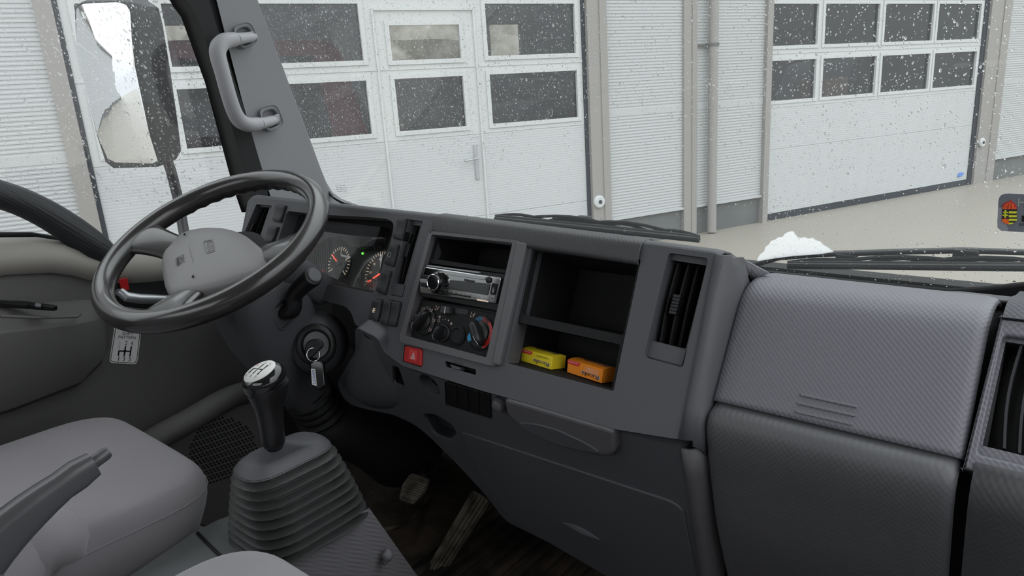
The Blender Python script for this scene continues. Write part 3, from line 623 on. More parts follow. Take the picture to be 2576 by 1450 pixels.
# ---- wipers (outside of the windscreen)
def wiper(label, tip, end, arm, extra, base):
    t = thing('windscreen_wiper', label, 'wiper', base, 'windscreen wipers')
    h = -.02
    def q(x, y, hh=h): return WS.P(*WS.uv(x, y, hh), hh)
    a, b = np.array(tip, float), np.array(end, float); n_ = np.array([-(b-a)[1], (b-a)[0]])/np.linalg.norm(b-a)
    P = [q(*(a+(b-a)*k/10)) for k in range(11)]
    MB().tube(P, .0052, 8).obj('blade_rubber', M['rub'], t)
    P = [q(*(a+(b-a)*k/10-n_*8), hh=h-.012) for k in range(11)]
    MB().tube(P, [.003]+[.0055]*9+[.003], 8, flat=.7).obj('blade_carrier', M['blkm'], t)
    mb = MB()
    for k0, k1, up in ((0, .25, 9), (.25, .5, 13), (.5, .75, 13), (.75, 1, 9), (.12, .62, 17), (.38, .9, 17)):
        ps = [q(*(a+(b-a)*(k0+(k1-k0)*s)-n_*(8+(up)*math.sin(math.pi*s)*1.0)), hh=h-.022) for s in np.linspace(0, 1, 7)]; mb.tube(ps, .0032, 6)
    mb.obj('blade_bracket', M['blkm'], t)
    MB().tube([q(*p, hh=h-.035) for p in arm], list(np.linspace(.009, .007, len(arm))), 10, flat=.6).obj('wiper_arm', M['blk'], t, smooth=60)
    for p in extra:
        MB().box(q(*p, hh=h-.03), .016, .006, .007).obj('blade_clip', M['blk'], t, bevel=.002)
    return t
wiper('left windscreen wiper, black blade lying just above the centre of the dashboard', (1246, 551), (1759, 604), [(1395, 549), (1480, 556), (1560, 580), (1600, 600), (1640, 640)], [(1470, 552)], WS.P(*WS.uv(1500, 600)))
wiper('right windscreen wiper, black blade above the glovebox with wet metal arm', (1982, 669), (2760, 676), [(1890, 668), (1960, 648), (2060, 640), (2250, 634), (2420, 630), (2600, 636)], [(2130, 650), (2430, 640)], WS.P(*WS.uv(2200, 680)))
MB_ = None

# ================================================================== DASHBOARD
db = thing('dashboard', 'dark grey plastic truck dashboard under the windscreen', 'dashboard', (-.8, .95, -.95))
def dp(*q, h=0.0): return D.pl(q, h)
fo = [(624, 503), (636, 497), (820, 517), (1100, 548), (1640, 618), (1806, 641), (1818, 652), (1718, 1108), (1545, 1080), (1310, 1010), (1210, 983), (1010, 920), (965, 885), (955, 845), (893, 818), (886, 790), (872, 772), (800, 752), (700, 736), (600, 700), (588, 690)]
h_left = rnd(dp((645, 514), (684, 518), (650, 620), (606, 606)), .004)
h_clu = rnd(dp((722, 531), (800, 540), (914, 546), (975, 551), (992, 562), (984, 602), (962, 669), (943, 735), (930, 737), (812, 713), (740, 698), (676, 683)), .012)
h_vc = rnd(dp((1030, 552), (1064, 557), (1012, 749), (975, 742)), .003)
h_st = rnd(dp((1089, 590), (1298, 612), (1234, 906), (1022, 848)), .004)
h_cub = rnd(dp((1338, 620), (1612, 653), (1543, 985), (1274, 914)), .004)
h_vr = rnd(dp((1682, 636), (1782, 650), (1717, 926), (1619, 899)), .005)
h_slot = dp((1119, 908), (1197, 930), (1197, 944), (1122, 923))
h_hz = dp((1017, 868), (1061, 878), (1059, 924), (1013, 909))
plate('dash_face', D, rnd(dp(*fo), .010), [h_left, h_clu, h_vc, h_st, h_cub, h_vr, h_slot, h_hz], -.03, 0, M['plas'], db, bevel=.0045, seg=3)
# chamfered right side of the centre pod
Lb = [D.P(*D.uv(*q)) for q in [(1811, 645), (1806, 668), (1790, 745), (1772, 840), (1752, 940), (1734, 1030), (1718, 1108)]]
Rb = [pX(*q, -.343) for q in [(1864, 650), (1872, 680), (1862, 750), (1838, 845), (1812, 940), (1786, 1040), (1764, 1132)]]
rg = []
for a, b in zip(Lb, Rb):
    d = b-a; rg.append([a+V(-.006, -.0005, 0), a+V(.003, .001, 0), a+V(.008, .006, 0)+d*.08, a+d*.45+V(.004, -.004, 0), b, b+V(-.004, .03, -.03)])
top = [p+V(-.004, .04, -.022) for p in rg[0]]
MB().loft([top]+[[p+V(-.001, .008, -.0015) for p in rg[0]]]+rg, cap=False, closed=False).obj('pod_side', M['plas'], db, solid=.003, smooth=70)
# top roll and the surface running down to the windscreen
rg = []
for q in [(628, 501), (636, 496), (820, 516.5), (1100, 547.5), (1380, 583), (1640, 617.5), (1790, 638), (1812, 645)]:
    e = D.P(*D.uv(*q)); rg.append([e+V(0, -.001, -.007), e+V(0, .0005, -.002), e+V(0, .004, .001), e+V(0, .012, .002), e+V(0, .03, -.003), e+V(0, .08, -.03), e+V(0, .30, -.15)])
MB().loft(rg, cap=False, closed=False).obj('dash_top', M['plas'], db, solid=.003, smooth=70)
rg = []
for x in np.linspace(-.352, .14, 12):
    q_ = min(1, max(0, (x+.27)/.14)); dr = .022*(1-q_*q_*(3-2*q_)); rg.append([V(x, y, z-dr*min(1, (y-.92)/.03)) for y, z in smoothprof([(.93, -.256), (.96, -.262), (1.02, -.275), (1.07, -.29), (1.12, -.315)], 4)])
MB().loft(rg, cap=False, closed=False).obj('dash_top', M['plas'], db, solid=.003, smooth=70)
sweepX('dash_back', [(1.10, -.335), (1.06, -.34), (1.05, -.60), (1.2, -.75)], -1.58, -.36, M['blkm'], db, nx=1)
# textured pad over stack and cubbies
rg = []
for x_ in np.linspace(1097, 1617, 9):
    y_ = 547.2+(x_-1097)*(614.6-547.2)/520; e = D.P(*D.uv(x_, y_))
    rg.append([e+V(0, a, b) for a, b in smoothprof([(-.0105, -.026), (-.0130, -.0215), (-.0100, -.013), (-.0055, -.0045), (.001, .0012), (.012, .0028), (.03, -.001), (.045, -.02)], 3)])
MB().loft(rg, cap=False, closed=False).obj('dash_pad', M['pad'], db, solid=.003, smooth=70, bevel=.001)
# left side of the driver wing
wq = [D.P(*D.uv(636, 497)), D.P(*D.uv(588, 690))]
mesh_obj('dash_end', [wq[0], wq[1], wq[1]+V(-.01, .12, -.02), wq[0]+V(-.01, .12, -.03)], [[0, 1, 2, 3]], M['plas'], db, solid=.004)

def bin2(name, TL, TR, BR, BL, h, bt_, bb_, parent):
    v0 = [D.P(*D.uv(*q, h), h) for q in (TL, TR, BR, BL)]; xl = v0[0][0]+.004; xr = v0[1][0]
    a, b = pX(*bt_, xl), pX(*bb_, xl); v1 = [a, V(xr, a[1], a[2]), V(xr, b[1], b[2]), b]
    return mesh_obj(name, v0+v1, [[i, 4+i, 4+(i+1) % 4, (i+1) % 4] for i in range(4)]+[[4, 5, 6, 7]], M['blkm'], parent, smooth=0)
def vent(name, rec, hole, blades, knob, lab=None, mt=M['plas'], fr=D, depth=.05, sy_=0.0):
    """air outlet: sloping recess, dark duct, upright blades and a thumb wheel"""
    b = bin_(name, fr, rnd(fr.pl(hole, -.012), .002), -.012, fr.n*(-depth), M['blk'], db, smooth=0)
    plate('vent_surround', fr, rnd(fr.pl(rec, -.006), .003), [rnd(fr.pl(hole, -.012), .002)], -.014, -.010, mt, b, smooth=0)
    for a, c in blades:
        p0 = np.array(fr.uv(*a, -.02)); p1 = np.array(fr.uv(*c, -.02)); mb = MB(); rows = []
        for s in np.linspace(0, 1, 7):
            p = p0*(1-s)+p1*s; bow = .004*math.sin(math.pi*s)
            rows.append([fr.P(p[0]-.0012, p[1], -.036), fr.P(p[0]-.0012, p[1], -.016+bow), fr.P(p[0], p[1], -.0145+bow), fr.P(p[0]+.0012, p[1], -.016+bow), fr.P(p[0]+.0012, p[1], -.036)])
        mb.loft(rows).obj('vent_blade', M['blkm'], b)
    if knob:
        (ka, kb) = knob; mb = MB(); p0 = np.array(fr.uv(*ka, -.012)); p1 = np.array(fr.uv(*kb, -.012))
        for s in np.linspace(0, 1, 6):
            p = p0*(1-s)+p1*s; mb.box(fr.P(p[0], p[1], -.010), .0052, .0022, .004, (fr.a, fr.b, fr.n))
        pm = (p0+p1)/2; mb.box(fr.P(pm[0], pm[1], -.018), .004, np.linalg.norm(p1-p0)/2, .006, (fr.a, fr.b, fr.n)); mb.obj('vent_slider', M['blk'], b, bevel=.0008)
    return b
vent('air_vent', [(645, 514), (684, 518), (650, 620), (606, 606)], [(647, 521), (680, 523), (650, 614), (613, 603)], [((656, 526), (622, 608)), ((664, 527), (633, 610)), ((673, 528), (643, 612))], ((640, 566), (633, 582)))
vent('air_vent', [(1030, 552), (1064, 557), (1012, 749), (975, 742)], [(1027, 566), (1060, 569), (1018, 717), (990, 711)], [((1036, 572), (999, 712)), ((1045, 572), (1007, 714)), ((1053, 573), (1014, 716))], ((1033, 618), (1025, 645)))
vent('air_vent', [(1682, 636), (1782, 650), (1717, 926), (1619, 899)], [(1683, 654), (1779, 669), (1727, 879), (1637, 856)], [((1709, 664), (1664, 861)), ((1735, 668), (1688, 868)), ((1759, 672), (1713, 873))], ((1707, 747), (1696, 788)))
cp = [pY(*q, .885) for q, y in [((1858, 650), .86), ((1880, 658), .90), ((1903, 670), .94), ((1936, 688), .975), ((1905, 700), .93), ((1872, 712), .88)]]
mesh_obj('corner_cover', cp, [[0, 1, 2, 3, 4, 5]], M['lid'], db, solid=.004)
# small scooped ledge below the right-hand vent
prism('vent_ledge', D, D.pl([(1636, 857), (1727, 881), (1716, 922), (1621, 897)], -.008), -.0125, -.008, M['plas'], db, bevel=.001)
prism('vent_ledge', D, D.pl([(991, 712), (1018, 719), (1011, 747), (976, 740)], -.008), -.0125, -.008, M['plas'], db, bevel=.001)

# ---- switches
def switch(name, q, icon=None, lit=False):
    p = D.pl(q, .006); c = np.mean(p, axis=0); r = [tuple(c+(np.array(x)-c)*1.07) for x in p]
    prism('switch_frame', D, rnd(r, .003), -.01, .0012, M['blk'], db)
    # rocker: hollowed face, high at its ends
    P = [np.array(x) for x in p]; rows = []
    for s in np.linspace(0, 1, 9):
        l = P[0]*(1-s)+P[3]*s; g = P[1]*(1-s)+P[2]*s; hh = .006+.003*abs(2*s-1)**1.5-(.003 if s in (0, 1) else 0); w = .10
        rows.append([D.P(*l, 0), D.P(*l, hh-.0015), D.P(*(l+(g-l)*w), hh), D.P(*(l+(g-l)*(1-w)), hh), D.P(*g, hh-.0015), D.P(*g, 0)])
    o = MB().loft(rows).obj(name, M['plas_d'], db, smooth=40, bevel=.0006)
    return o, P
sw = {}
for k, q in {'a': [(693, 513), (716, 517), (703, 559), (684, 555)], 'b': [(675, 568), (697, 571), (681, 613), (661, 610)],
             's1': [(1001, 549), (1021, 550), (1009, 603), (986, 598)], 's2': [(980, 616), (1000, 616), (987, 670), (965, 663)],
             's3': [(962, 682), (981, 683), (966, 740), (945, 732)], 's4': [(938, 754), (958, 755), (948, 809), (926, 805)],
             's5': [(970, 755), (985, 756), (972, 818), (953, 810)], 's6': [(987, 757), (1005, 761), (993, 820), (973, 818)]}.items():
    sw[k] = switch('switch', q)
# symbols: heater fan ring on the second, work-lamp mark on the fourth
o, P = sw['s2']; c = D.uv(979, 641, .009); mb = MB()
for k in range(12):
    a = k/12*2*math.pi; mb.box(D.P(c[0]+.0042*math.cos(a), c[1]+.0042*math.sin(a), .0085), .0011, .0004, .0003, (D.a*(-math.sin(a))+D.b*math.cos(a), D.a*math.cos(a)+D.b*math.sin(a), D.n))
mb.obj('switch_symbol', M['silver'], o)
o, P = sw['s4']; c = D.uv(939.5, 781, .009); mb = MB()
for a in np.linspace(0, 2*math.pi, 7)[:-1]:
    mb.box(D.P(c[0]+.0034*math.cos(a), c[1]+.0034*math.sin(a), .0085), .0014, .0006, .0003, (D.a*math.cos(a)+D.b*math.sin(a), D.a*(-math.sin(a))+D.b*math.cos(a), D.n))
mb.lathe(D, [(.0012, .008), (.0012, .0088)], n=6, u=c[0], v=c[1]); mb.obj('switch_symbol', M['dial'], o)

# ---- hazard switch
hz = prism('hazard_switch', D, rnd(D.pl([(1018, 870), (1060, 879), (1058, 922), (1015, 909)], .004), .003), -.012, .004, M['red'], db, bevel=.0015)
prism('hazard_label', D, D.pl([(1030, 879), (1050, 883), (1047, 910), (1028, 904)], .0045), .004, .0046, M['redl'], hz, smooth=0)
tri = lambda s: [tuple(np.array(D.uv(1039, 896, .005))+s*np.array(q)) for q in [(-.0055, -.005), (.0055, -.005), (0, .006)]]
plate('hazard_triangle', D, tri(1.0), [tri(.62)], .0046, .0052, M['pink'], hz, smooth=0)
plate('hazard_triangle', D, tri(.42), [tri(.2)], .0046, .0052, M['pink'], hz, smooth=0)
# card slot
sl = bin_('card_slot', D, h_slot, -.002, D.n*-.03, M['blk'], db, smooth=0)
prism('slot_tab', D, D.pl([(1132, 917), (1158, 925), (1158, 932), (1140, 929)], 0), -.012, .002, M['plas'], db, bevel=.001)
prism('slot_tab', D, D.pl([(1142, 906), (1165, 913), (1166, 918), (1143, 911)], 0), -.012, .0015, M['plas'], db, bevel=.001)

# ---- instrument cluster
CL = Fr(D.o+V(0, .045, -.0), (0, -1, .30))
cb = bin_('cluster_hood', D, h_clu, -.004, V(0, .10, -.012), M['plas_d'], db, smooth=0)
CF = Fr(D.o+V(0, .078, -.01), D.n)
def cf(*q, h=0): return CF.pl(q, h)
prism('cluster_face', CF, cf((690, 540), (1000, 560), (950, 745), (650, 700)), -.01, 0, M['dface'], cb, smooth=0)
prism('cluster_visor', CF, rnd(cf((760, 552), (980, 575), (960, 627), (905, 630), (875, 604), (848, 605), (820, 622), (795, 650), (775, 690), (735, 680)), .006), 0, .022, M['plas_d'], cb, bevel=.003)
def ring_marks(c, r0, r1, a0, a1, n, big, w, h, name, pr, mt):
    mb = MB()
    for k in range(n):
        a = a0+(a1-a0)*k/(n-1); L = r0-(r0-r1)*(1.5 if k % big == 0 else 1); d = np.array([math.cos(a), math.sin(a)])
        m_ = (r0+L)/2; mb.box(CF.P(c[0]+d[0]*m_, c[1]+d[1]*m_, h), (r0-L)/2, w, .0003, (CF.a*d[0]+CF.b*d[1], CF.a*(-d[1])+CF.b*d[0], CF.n))
    return mb.obj(name, mt, pr, smooth=0)
gc = np.array(CF.uv(853, 664, .001)); rt_ = np.linalg.norm(np.array(CF.uv(826, 671, .001))-gc); 
tc_ = MB().lathe(CF, [(.040, .0), (.040, .0012), (.001, .0012)], u=gc[0], v=gc[1]).obj('rev_counter', M['dface'], cb, smooth=0)
sR = .036
ring_marks(gc, sR, sR-.006, math.radians(215), math.radians(-35), 21, 5, .0008, .0018, 'dial_marks', tc_, M['dial'])
for k, ch in enumerate('01234'):
    a = math.radians(215-k*62.5); p = gc+(sR-.012)*np.array([math.cos(a), math.sin(a)]); text('dial_number', ch, CF, (p[0]-.002, p[1]-.003), (p[0]+.002, p[1]-.003), .0055, .0018, M['dial'], tc_)
a = math.radians(148); d = np.array([math.cos(a), math.sin(a)]); q = np.array([-d[1], d[0]])
prism('dial_needle', CF, [tuple(gc+q*.0012), tuple(gc+d*.032+q*.0004), tuple(gc+d*.032-q*.0004), tuple(gc-q*.0012)], .003, .0042, M['redlit'], tc_, smooth=0)
MB().lathe(CF, [(.0058, .002), (.0058, .006), (.004, .007), (.0005, .007)], u=gc[0], v=gc[1]).obj('needle_hub', M['plas'], tc_)
prism('odometer', CF, cf((858, 640), (882, 646), (881, 650), (857, 645), h=.002), .0012, .002, M['stk'], tc_, smooth=0)
gs = np.array(CF.uv(958, 690, .001))
sp_ = MB().lathe(CF, [(.052, .0), (.052, .0012), (.001, .0012)], u=gs[0], v=gs[1]).obj('speedometer', M['dface'], cb, smooth=0)
ring_marks(gs, .046, .040, math.radians(215), math.radians(-35), 29, 4, .0007, .0018, 'dial_marks', sp_, M['dial'])
for k, ch in enumerate(['0', '20', '40', '60', '80', '100', '120', '140']):
    a = math.radians(215-k*250/7); p = gs+.031*np.array([math.cos(a), math.sin(a)]); w = .0018*len(ch); text('dial_number', ch, CF, (p[0]-w, p[1]-.003), (p[0]+w, p[1]-.003), .005, .0018, M['dial'], sp_)
a = math.radians(212); d = np.array([math.cos(a), math.sin(a)]); q = np.array([-d[1], d[0]])
prism('dial_needle', CF, [tuple(gs+q*.0014), tuple(gs+d*.043+q*.0005), tuple(gs+d*.043-q*.0005), tuple(gs-q*.0014)], .003, .0042, M['redlit'], sp_, smooth=0)
gf = np.array(CF.uv(790, 690, .001))
MB().lathe(CF, [(.02, .0), (.02, .0012), (.001, .0012)], u=gf[0], v=gf[1]).obj('fuel_gauge', M['dface'], cb, smooth=0)
prism('warning_lamp', CF, rnd(cf((796, 678), (812, 681), (811, 684), (796, 682), h=.002), .001), .001, .0024, M['redlit'], cb)
c = CF.uv(912, 638, .001); MB().lathe(CF, [(.0026, .0), (.0026, .0018), (.001, .0022)], n=10, u=c[0], v=c[1]).obj('indicator_lamp', M['grnlit'], cb)
LN = Fr(D.P(*D.uv(850, 690), -.03), (0, -.86, .55))
lens = [D.P(u, v, 0) for u, v in D.pl([(700, 558), (978, 590)], 0)]
lp = [CF.P(*CF.uv(700, 560, .035), .035), CF.P(*CF.uv(975, 585, .035), .035), D.P(*D.uv(945, 733, -.008), -.008), D.P(*D.uv(678, 683, -.008), -.008)]
mesh_obj('cluster_lens', lp, [[0, 1, 2, 3]], M['cglass'], cb, smooth=0)
st = CF.uv(920, 697, .01); MB().tube([CF.P(*CF.uv(920, 697, .03), .03), CF.P(*CF.uv(948, 707, .045), .045)], .0018, 8).obj('reset_stalk', M['blk'], cb)

# ---- centre stack: bezel, pocket, radio, heater panel
bz = [(1084, 586), (1094, 583), (1308, 606), (1322, 612), (1256, 922), (1236, 920), (1016, 862), (1012, 850)]
plate('stack_bezel', D, rnd(dp(*bz), .006), [rnd(dp((1092, 592), (1295, 613), (1229, 901), (1025, 846)), .004)], -.012, .006, M['bez'], db, bevel=.0028, seg=3)
prism('bezel_post', D, rnd(dp((1305, 610), (1331, 613), (1262, 922), (1243, 917)), .004), -.005, .008, M['bez'], db, bevel=.0035, seg=3)
pk = bin2('stack_pocket', (1096, 597), (1287, 616), (1273, 680), (1081, 651), -.008, (1212, 622), (1199, 672), db)
plate('pocket_rim', D, D.pl([(1090, 589), (1298, 611), (1282, 690), (1074, 662)], -.004), [rnd(D.pl([(1097, 598), (1286, 617), (1272, 679), (1082, 650)], -.004), .004)], -.012, -.004, M['blkm'], pk, bevel=.001)
bin_('radio_bay', D, D.pl([(1075, 662), (1283, 691), (1262, 792), (1052, 754)], -.006), -.006, D.n*-.05, M['blk'], db, smooth=0)
# car radio: its own thing
ra = thing('car_radio', 'glossy black car radio with chrome volume knob in the centre of the dashboard', 'radio', D.P(*D.uv(1165, 735), -.02))
R_ = Fr(D.P(*D.uv(1165, 725), .006), (.05, -1, .24))
def r_(*q, h=0): return R_.pl(q, h)
def rz(x, y): return (1040+x*250/2576, 660+y*140/1443)
prism('radio_sleeve', R_, rnd(r_(rz(340, 80), rz(2440, 330), rz(2240, 1300), rz(110, 880)), .003), -.03, -.006, M['blk'], ra, bevel=.001)
prism('radio_fascia', R_, rnd(r_(rz(290, 110), rz(2270, 400), rz(2130, 1085), rz(160, 800), rz(150, 560)), .004), -.01, .0, M['rad'], ra, bevel=.002, seg=3)
prism('top_strip', R_, rnd(r_(rz(350, 75), rz(1700, 255), rz(1690, 290), rz(330, 105)), .001), -.008, -.001, M['silver'], ra, bevel=.0008)
prism('radio_display', R_, rnd(r_(rz(950, 460), rz(2000, 560), rz(1930, 860), rz(900, 700)), .002), .0, .001, M['lcd'], ra, smooth=0)
kc = R_.uv(*rz(560, 520), .006)
kn = MB().lathe(R_, [(.0175, 0), (.0175, .004), (.0145, .006), (.0135, .012), (.0125, .0135)], u=kc[0]+.002, v=kc[1], n=40).obj('volume_knob', M['gloss'], ra)
mb = MB(); mb.lathe(R_, [(.0135, .0118), (.0138, .0135), (.0125, .0142), (.0118, .0130)], u=kc[0]+.002, v=kc[1], n=40, cap=False); mb.obj('knob_ring', M['chrome'], kn)
MB().lathe(R_, [(.0118, .012), (.001, .0105)], u=kc[0]+.002, v=kc[1], n=32, cap=False).obj('knob_face', M['gloss'], kn)
for q, mt in [([(235, 330), (400, 345), (395, 450), (215, 425)], 'blk'), ([(180, 430), (375, 455), (350, 530), (170, 500)], 'silver'), ([(200, 530), (350, 550), (340, 660), (190, 630)], 'blk')]:
    prism('source_button', R_, rnd(r_(*[rz(*p) for p in q], h=.001), .001), 0, .002, M[mt], ra, bevel=.0006)
for k in range(6):
    x = 780+k*120; y = 765+k*20
    prism('preset_button', R_, rnd(r_(rz(x, y), rz(x+85, y+14), rz(x+78, y+55), rz(x-4, y+40), h=.001), .0006), 0, .0018, M['blk'], ra, bevel=.0004)
    text('button_print', ['RPT', 'INT', 'RDM', 'SCN', '-10', '+10'][k], R_, R_.uv(*rz(x+10, y-32), .0005), R_.uv(*rz(x+60, y-24), .0005), .0011, .0006, M['wht'], ra)
prism('eject_button', R_, rnd(r_(rz(1320, 435), rz(1575, 480), rz(1560, 530), rz(1320, 488), h=.001), .001), 0, .0014, M['plas_d'], ra, bevel=.0004)
c = R_.uv(*rz(1950, 465), .001); MB().lathe(R_, [(.0052, 0), (.0052, .002), (.003, .003), (.0005, .003)], u=c[0], v=c[1]).obj('infrared_button', M['blk'], ra)
prism('usb_cover', R_, rnd(r_(rz(2040, 545), rz(2170, 560), rz(2110, 850), rz(1990, 830), h=.001), .0015), 0, .002, M['blkm'], ra, bevel=.0006)
text('usb_print', 'USB', R_, R_.uv(*rz(2058, 660), .002), R_.uv(*rz(2040, 780), .002), .003, .0021, M['wht'], ra)
text('aux_print', 'AUX', R_, R_.uv(*rz(2025, 890), .001), R_.uv(*rz(2095, 900), .001), .0018, .0006, M['wht'], ra)
c = R_.uv(*rz(2040, 955), .001); MB().lathe(R_, [(.0040, 0), (.0040, .001), (.0030, .001), (.0028, .0002)], u=c[0], v=c[1], n=20, cap=False).obj('aux_socket', M['silver'], ra)
prism('gold_label', R_, r_(rz(1640, 950), rz(1930, 1005), rz(1930, 1040), rz(1640, 990), h=.001), 0, .0009, M['dial'], ra, smooth=0)
text('sd_print', 'SD', R_, R_.uv(*rz(1750, 935), .001), R_.uv(*rz(1815, 945), .001), .002, .0006, M['wht'], ra)
text('cd_print', 'CD/MP3', R_, R_.uv(*rz(180, 672), .001), R_.uv(*rz(240, 680), .001), .0012, .0006, M['wht'], ra)
prism('seam_line', R_, r_(rz(845, 315), rz(1830, 455), rz(1870, 400), rz(1880, 402), rz(1838, 464), rz(845, 322), h=.0005), 0, .0005, M['ink'], ra, smooth=0)
# heater panel
H_ = Fr(D.P(*D.uv(1140, 830), -.008), D.n)
def hh_(*q, h=0): return H_.pl(q, h)
hpn = prism('heater_panel', H_, rnd(hh_((1050, 752), (1256, 786), (1231, 903), (1025, 846)), .003), -.01, 0, M['blkm'], db, bevel=.001)
def hz6(x, y): return (1000+x/3.625, 550+y/3.625)
def knob(cx, cy, r, lab, ang, R=None):
    c = H_.uv(*hz6(cx, cy), .004)
    k = MB().lathe(H_, [(r, .0), (r, .002), (r*.93, .0035), (r*.75, .004), (.0005, .004)], u=c[0], v=c[1], n=40).obj('dial_ring', M['blk'], hpn)
    MB().lathe(H_, [(r*.66, .004), (r*.66, .006), (r*.6, .007), (.0005, .007)], u=c[0], v=c[1], n=36).obj('knob_base', M['blk'], k)
    d = np.array([math.cos(ang), math.sin(ang)]); q = np.array([-d[1], d[0]]); rows = []
    c_ = np.array(c)
    for s in np.linspace(-1, 1, 11):
        w = r*.26*math.sqrt(max(0.05, 1-s*s*.8)); p = c_+d*s*r*.82; t0, t1 = .006, .006+.017*math.sqrt(max(.03, 1-s**4))
        rows.append([H_.P(*(p-q*w*1.1), t0), H_.P(*(p-q*w), t1*.8), H_.P(*(p-q*w*.45), t1), H_.P(*(p+q*w*.45), t1), H_.P(*(p+q*w), t1*.8), H_.P(*(p+q*w*1.1), t0)])
    g = MB().loft(rows).obj('knob_grip', M['gloss'] if False else M['blk'], k, smooth=60, bevel=.0008)
    MB().tube([H_.P(*(c_-d*r*.80), .018), H_.P(*(c_-d*r*.55), .0225), H_.P(*(c_-d*r*.28), .0238)], .0008, 6).obj('knob_pointer', M['silver'], g)
    return k, c_
k1, c1 = knob(238, 930, .0255, 'mode', math.radians(60))
k2, c2 = knob(405, 1045, .0155, 'fan', math.radians(80))
k3, c3 = knob(750, 1045, .0275, 'temperature', math.radians(128))
c4 = H_.uv(*hz6(545, 1070), .002); MB().lathe(H_, [(.0165, 0), (.0165, .002), (.0125, .0045), (.0115, .0025), (.0005, .0025)], u=c4[0], v=c4[1], n=40).obj('blank_plug', M['blkm'], hpn)
# red and blue temperature arcs
def arc(name, c, r0, r1, a0, a1, mt, pr, h=.0042, n=16):
    mb = MB(); rows = []
    for a in np.linspace(a0, a1, n):
        d = np.array([math.cos(a), math.sin(a)]); rows.append([H_.P(*(c+d*r0(a)), h-.001), H_.P(*(c+d*r0(a)), h), H_.P(*(c+d*r1(a)), h), H_.P(*(c+d*r1(a)), h-.001)])
    return mb.loft(rows).obj(name, mt, pr, smooth=0)
arc('warm_scale', c3, lambda a: .0215-(.004*max(0, (math.radians(40)-a))/2), lambda a: .0262, math.radians(-62), math.radians(52), M['red'], k3)
arc('cold_scale', c3, lambda a: .0185, lambda a: .0185+.008*min(1, (a-math.radians(183))/.35), math.radians(184), math.radians(222), M['blue'], k3)
mb1, mb2 = MB(), MB()
for k in range(60):
    a = math.radians(rng.uniform(50, 125)); rr_ = rng.uniform(.0195, .0258); d = np.array([math.cos(a), math.sin(a)])
    (mb1 if a < math.radians(88) else mb2).box(H_.P(*(c3+d*rr_), .0042), .0005, .0005, .0003, (H_.a, H_.b, H_.n))
mb1.obj('warm_dots', M['red'], k3, smooth=0)['kind'] = 'stuff'; mb2.obj('cold_dots', M['blue'], k3, smooth=0)['kind'] = 'stuff'
# printed symbols
def person(cx, cy, s, pr):
    c = H_.uv(*hz6(cx, cy), .0045); mb = MB(); P = lambda a, b: H_.P(c[0]+a*s, c[1]+b*s, .0046)
    mb.tube([P(-1, 1), P(-.6, .2), P(.3, .2), P(.5, -.9)], .0005, 5); mb.tube([P(.8, .9), P(.9, .1), P(.2, -.5)], .0005, 5); mb.tube([P(-1.2, -.3), P(-.8, -1), P(-.2, -.7)], .0005, 5)
    mb.obj('airflow_symbol', M['icon'], pr, smooth=0)
for cx, cy in [(236, 828), (308, 838), (330, 930), (300, 1015), (176, 890)]: person(cx, cy, .0032, k1)
for cx, cy in [(362, 815), (686, 880)]: person(cx, cy, .0042, hpn)
for k, (x, y, r) in enumerate([(374, 933, .0026), (405, 921, .0006), (433, 919, .0009), (463, 930, .0014), (487, 959, .0021)]):
    c = H_.uv(*hz6(x, y), .001)
    if k == 0: MB().lathe(H_, [(r, 0), (r, .0006), (r*.75, .0006), (r*.75, 0)], u=c[0], v=c[1], n=16, cap=False).obj('fan_speed_mark', M['icon'], hpn)
    else: MB().lathe(H_, [(r, 0), (r, .0006), (.0001, .0006)], u=c[0], v=c[1], n=14).obj('fan_speed_mark', M['icon'], hpn)
c = H_.uv(*hz6(382, 898), .001); mb = MB()
for a in (0, 1.05, 2.1): mb.box(H_.P(c[0], c[1], .0005), .0026, .0006, .0003, (H_.a*math.cos(a)+H_.b*math.sin(a), H_.a*(-math.sin(a))+H_.b*math.cos(a), H_.n))
mb.obj('fan_symbol', M['icon'], hpn, smooth=0)
# recirculation slider
sl = prism('slider_track', H_, rnd(H_.pl([hz6(395, 795), hz6(655, 835), hz6(648, 882), hz6(388, 845)]), .005), .0, .0014, M['blk'], hpn)
prism('slider_knob', H_, rnd(H_.pl([hz6(415, 800), hz6(488, 805), hz6(484, 872), hz6(405, 868)], .006), .002), .001, .012, M['plas_d'], sl, bevel=.002)
prism('slider_mark', H_, H_.pl([hz6(432, 805), hz6(440, 806), hz6(432, 866), hz6(424, 864)], .0125), .012, .0128, M['silver'], sl)

# ---- two open cubbies on the right of the stack
def cube7(x, y): return (1250+x/3.2956, 580+y/3.2956)
plate('cubby_frame', D, rnd(D.pl([cube7(290, 128), cube7(1200, 236), cube7(968, 1338), cube7(78, 1100)], -.003), .003),
      [rnd(D.pl([cube7(312, 168), cube7(1170, 276), cube7(1048, 870), cube7(205, 695)], -.006), .004), rnd(D.pl([cube7(172, 762), cube7(1022, 948), cube7(950, 1315), cube7(92, 1095)], -.006), .004)], -.016, -.006, M['blkm'], db, bevel=.0015)
up = bin2('upper_cubby', cube7(308, 162), cube7(1175, 272), cube7(1052, 876), cube7(200, 698), -.012, (1459, 678), (1431, 810), db)
ZF = -.384
lo = bin2('lower_cubby', cube7(170, 758), cube7(1026, 944), cube7(950, 1325), cube7(88, 1100), -.012, (1409, 838), (1399, 896), db)
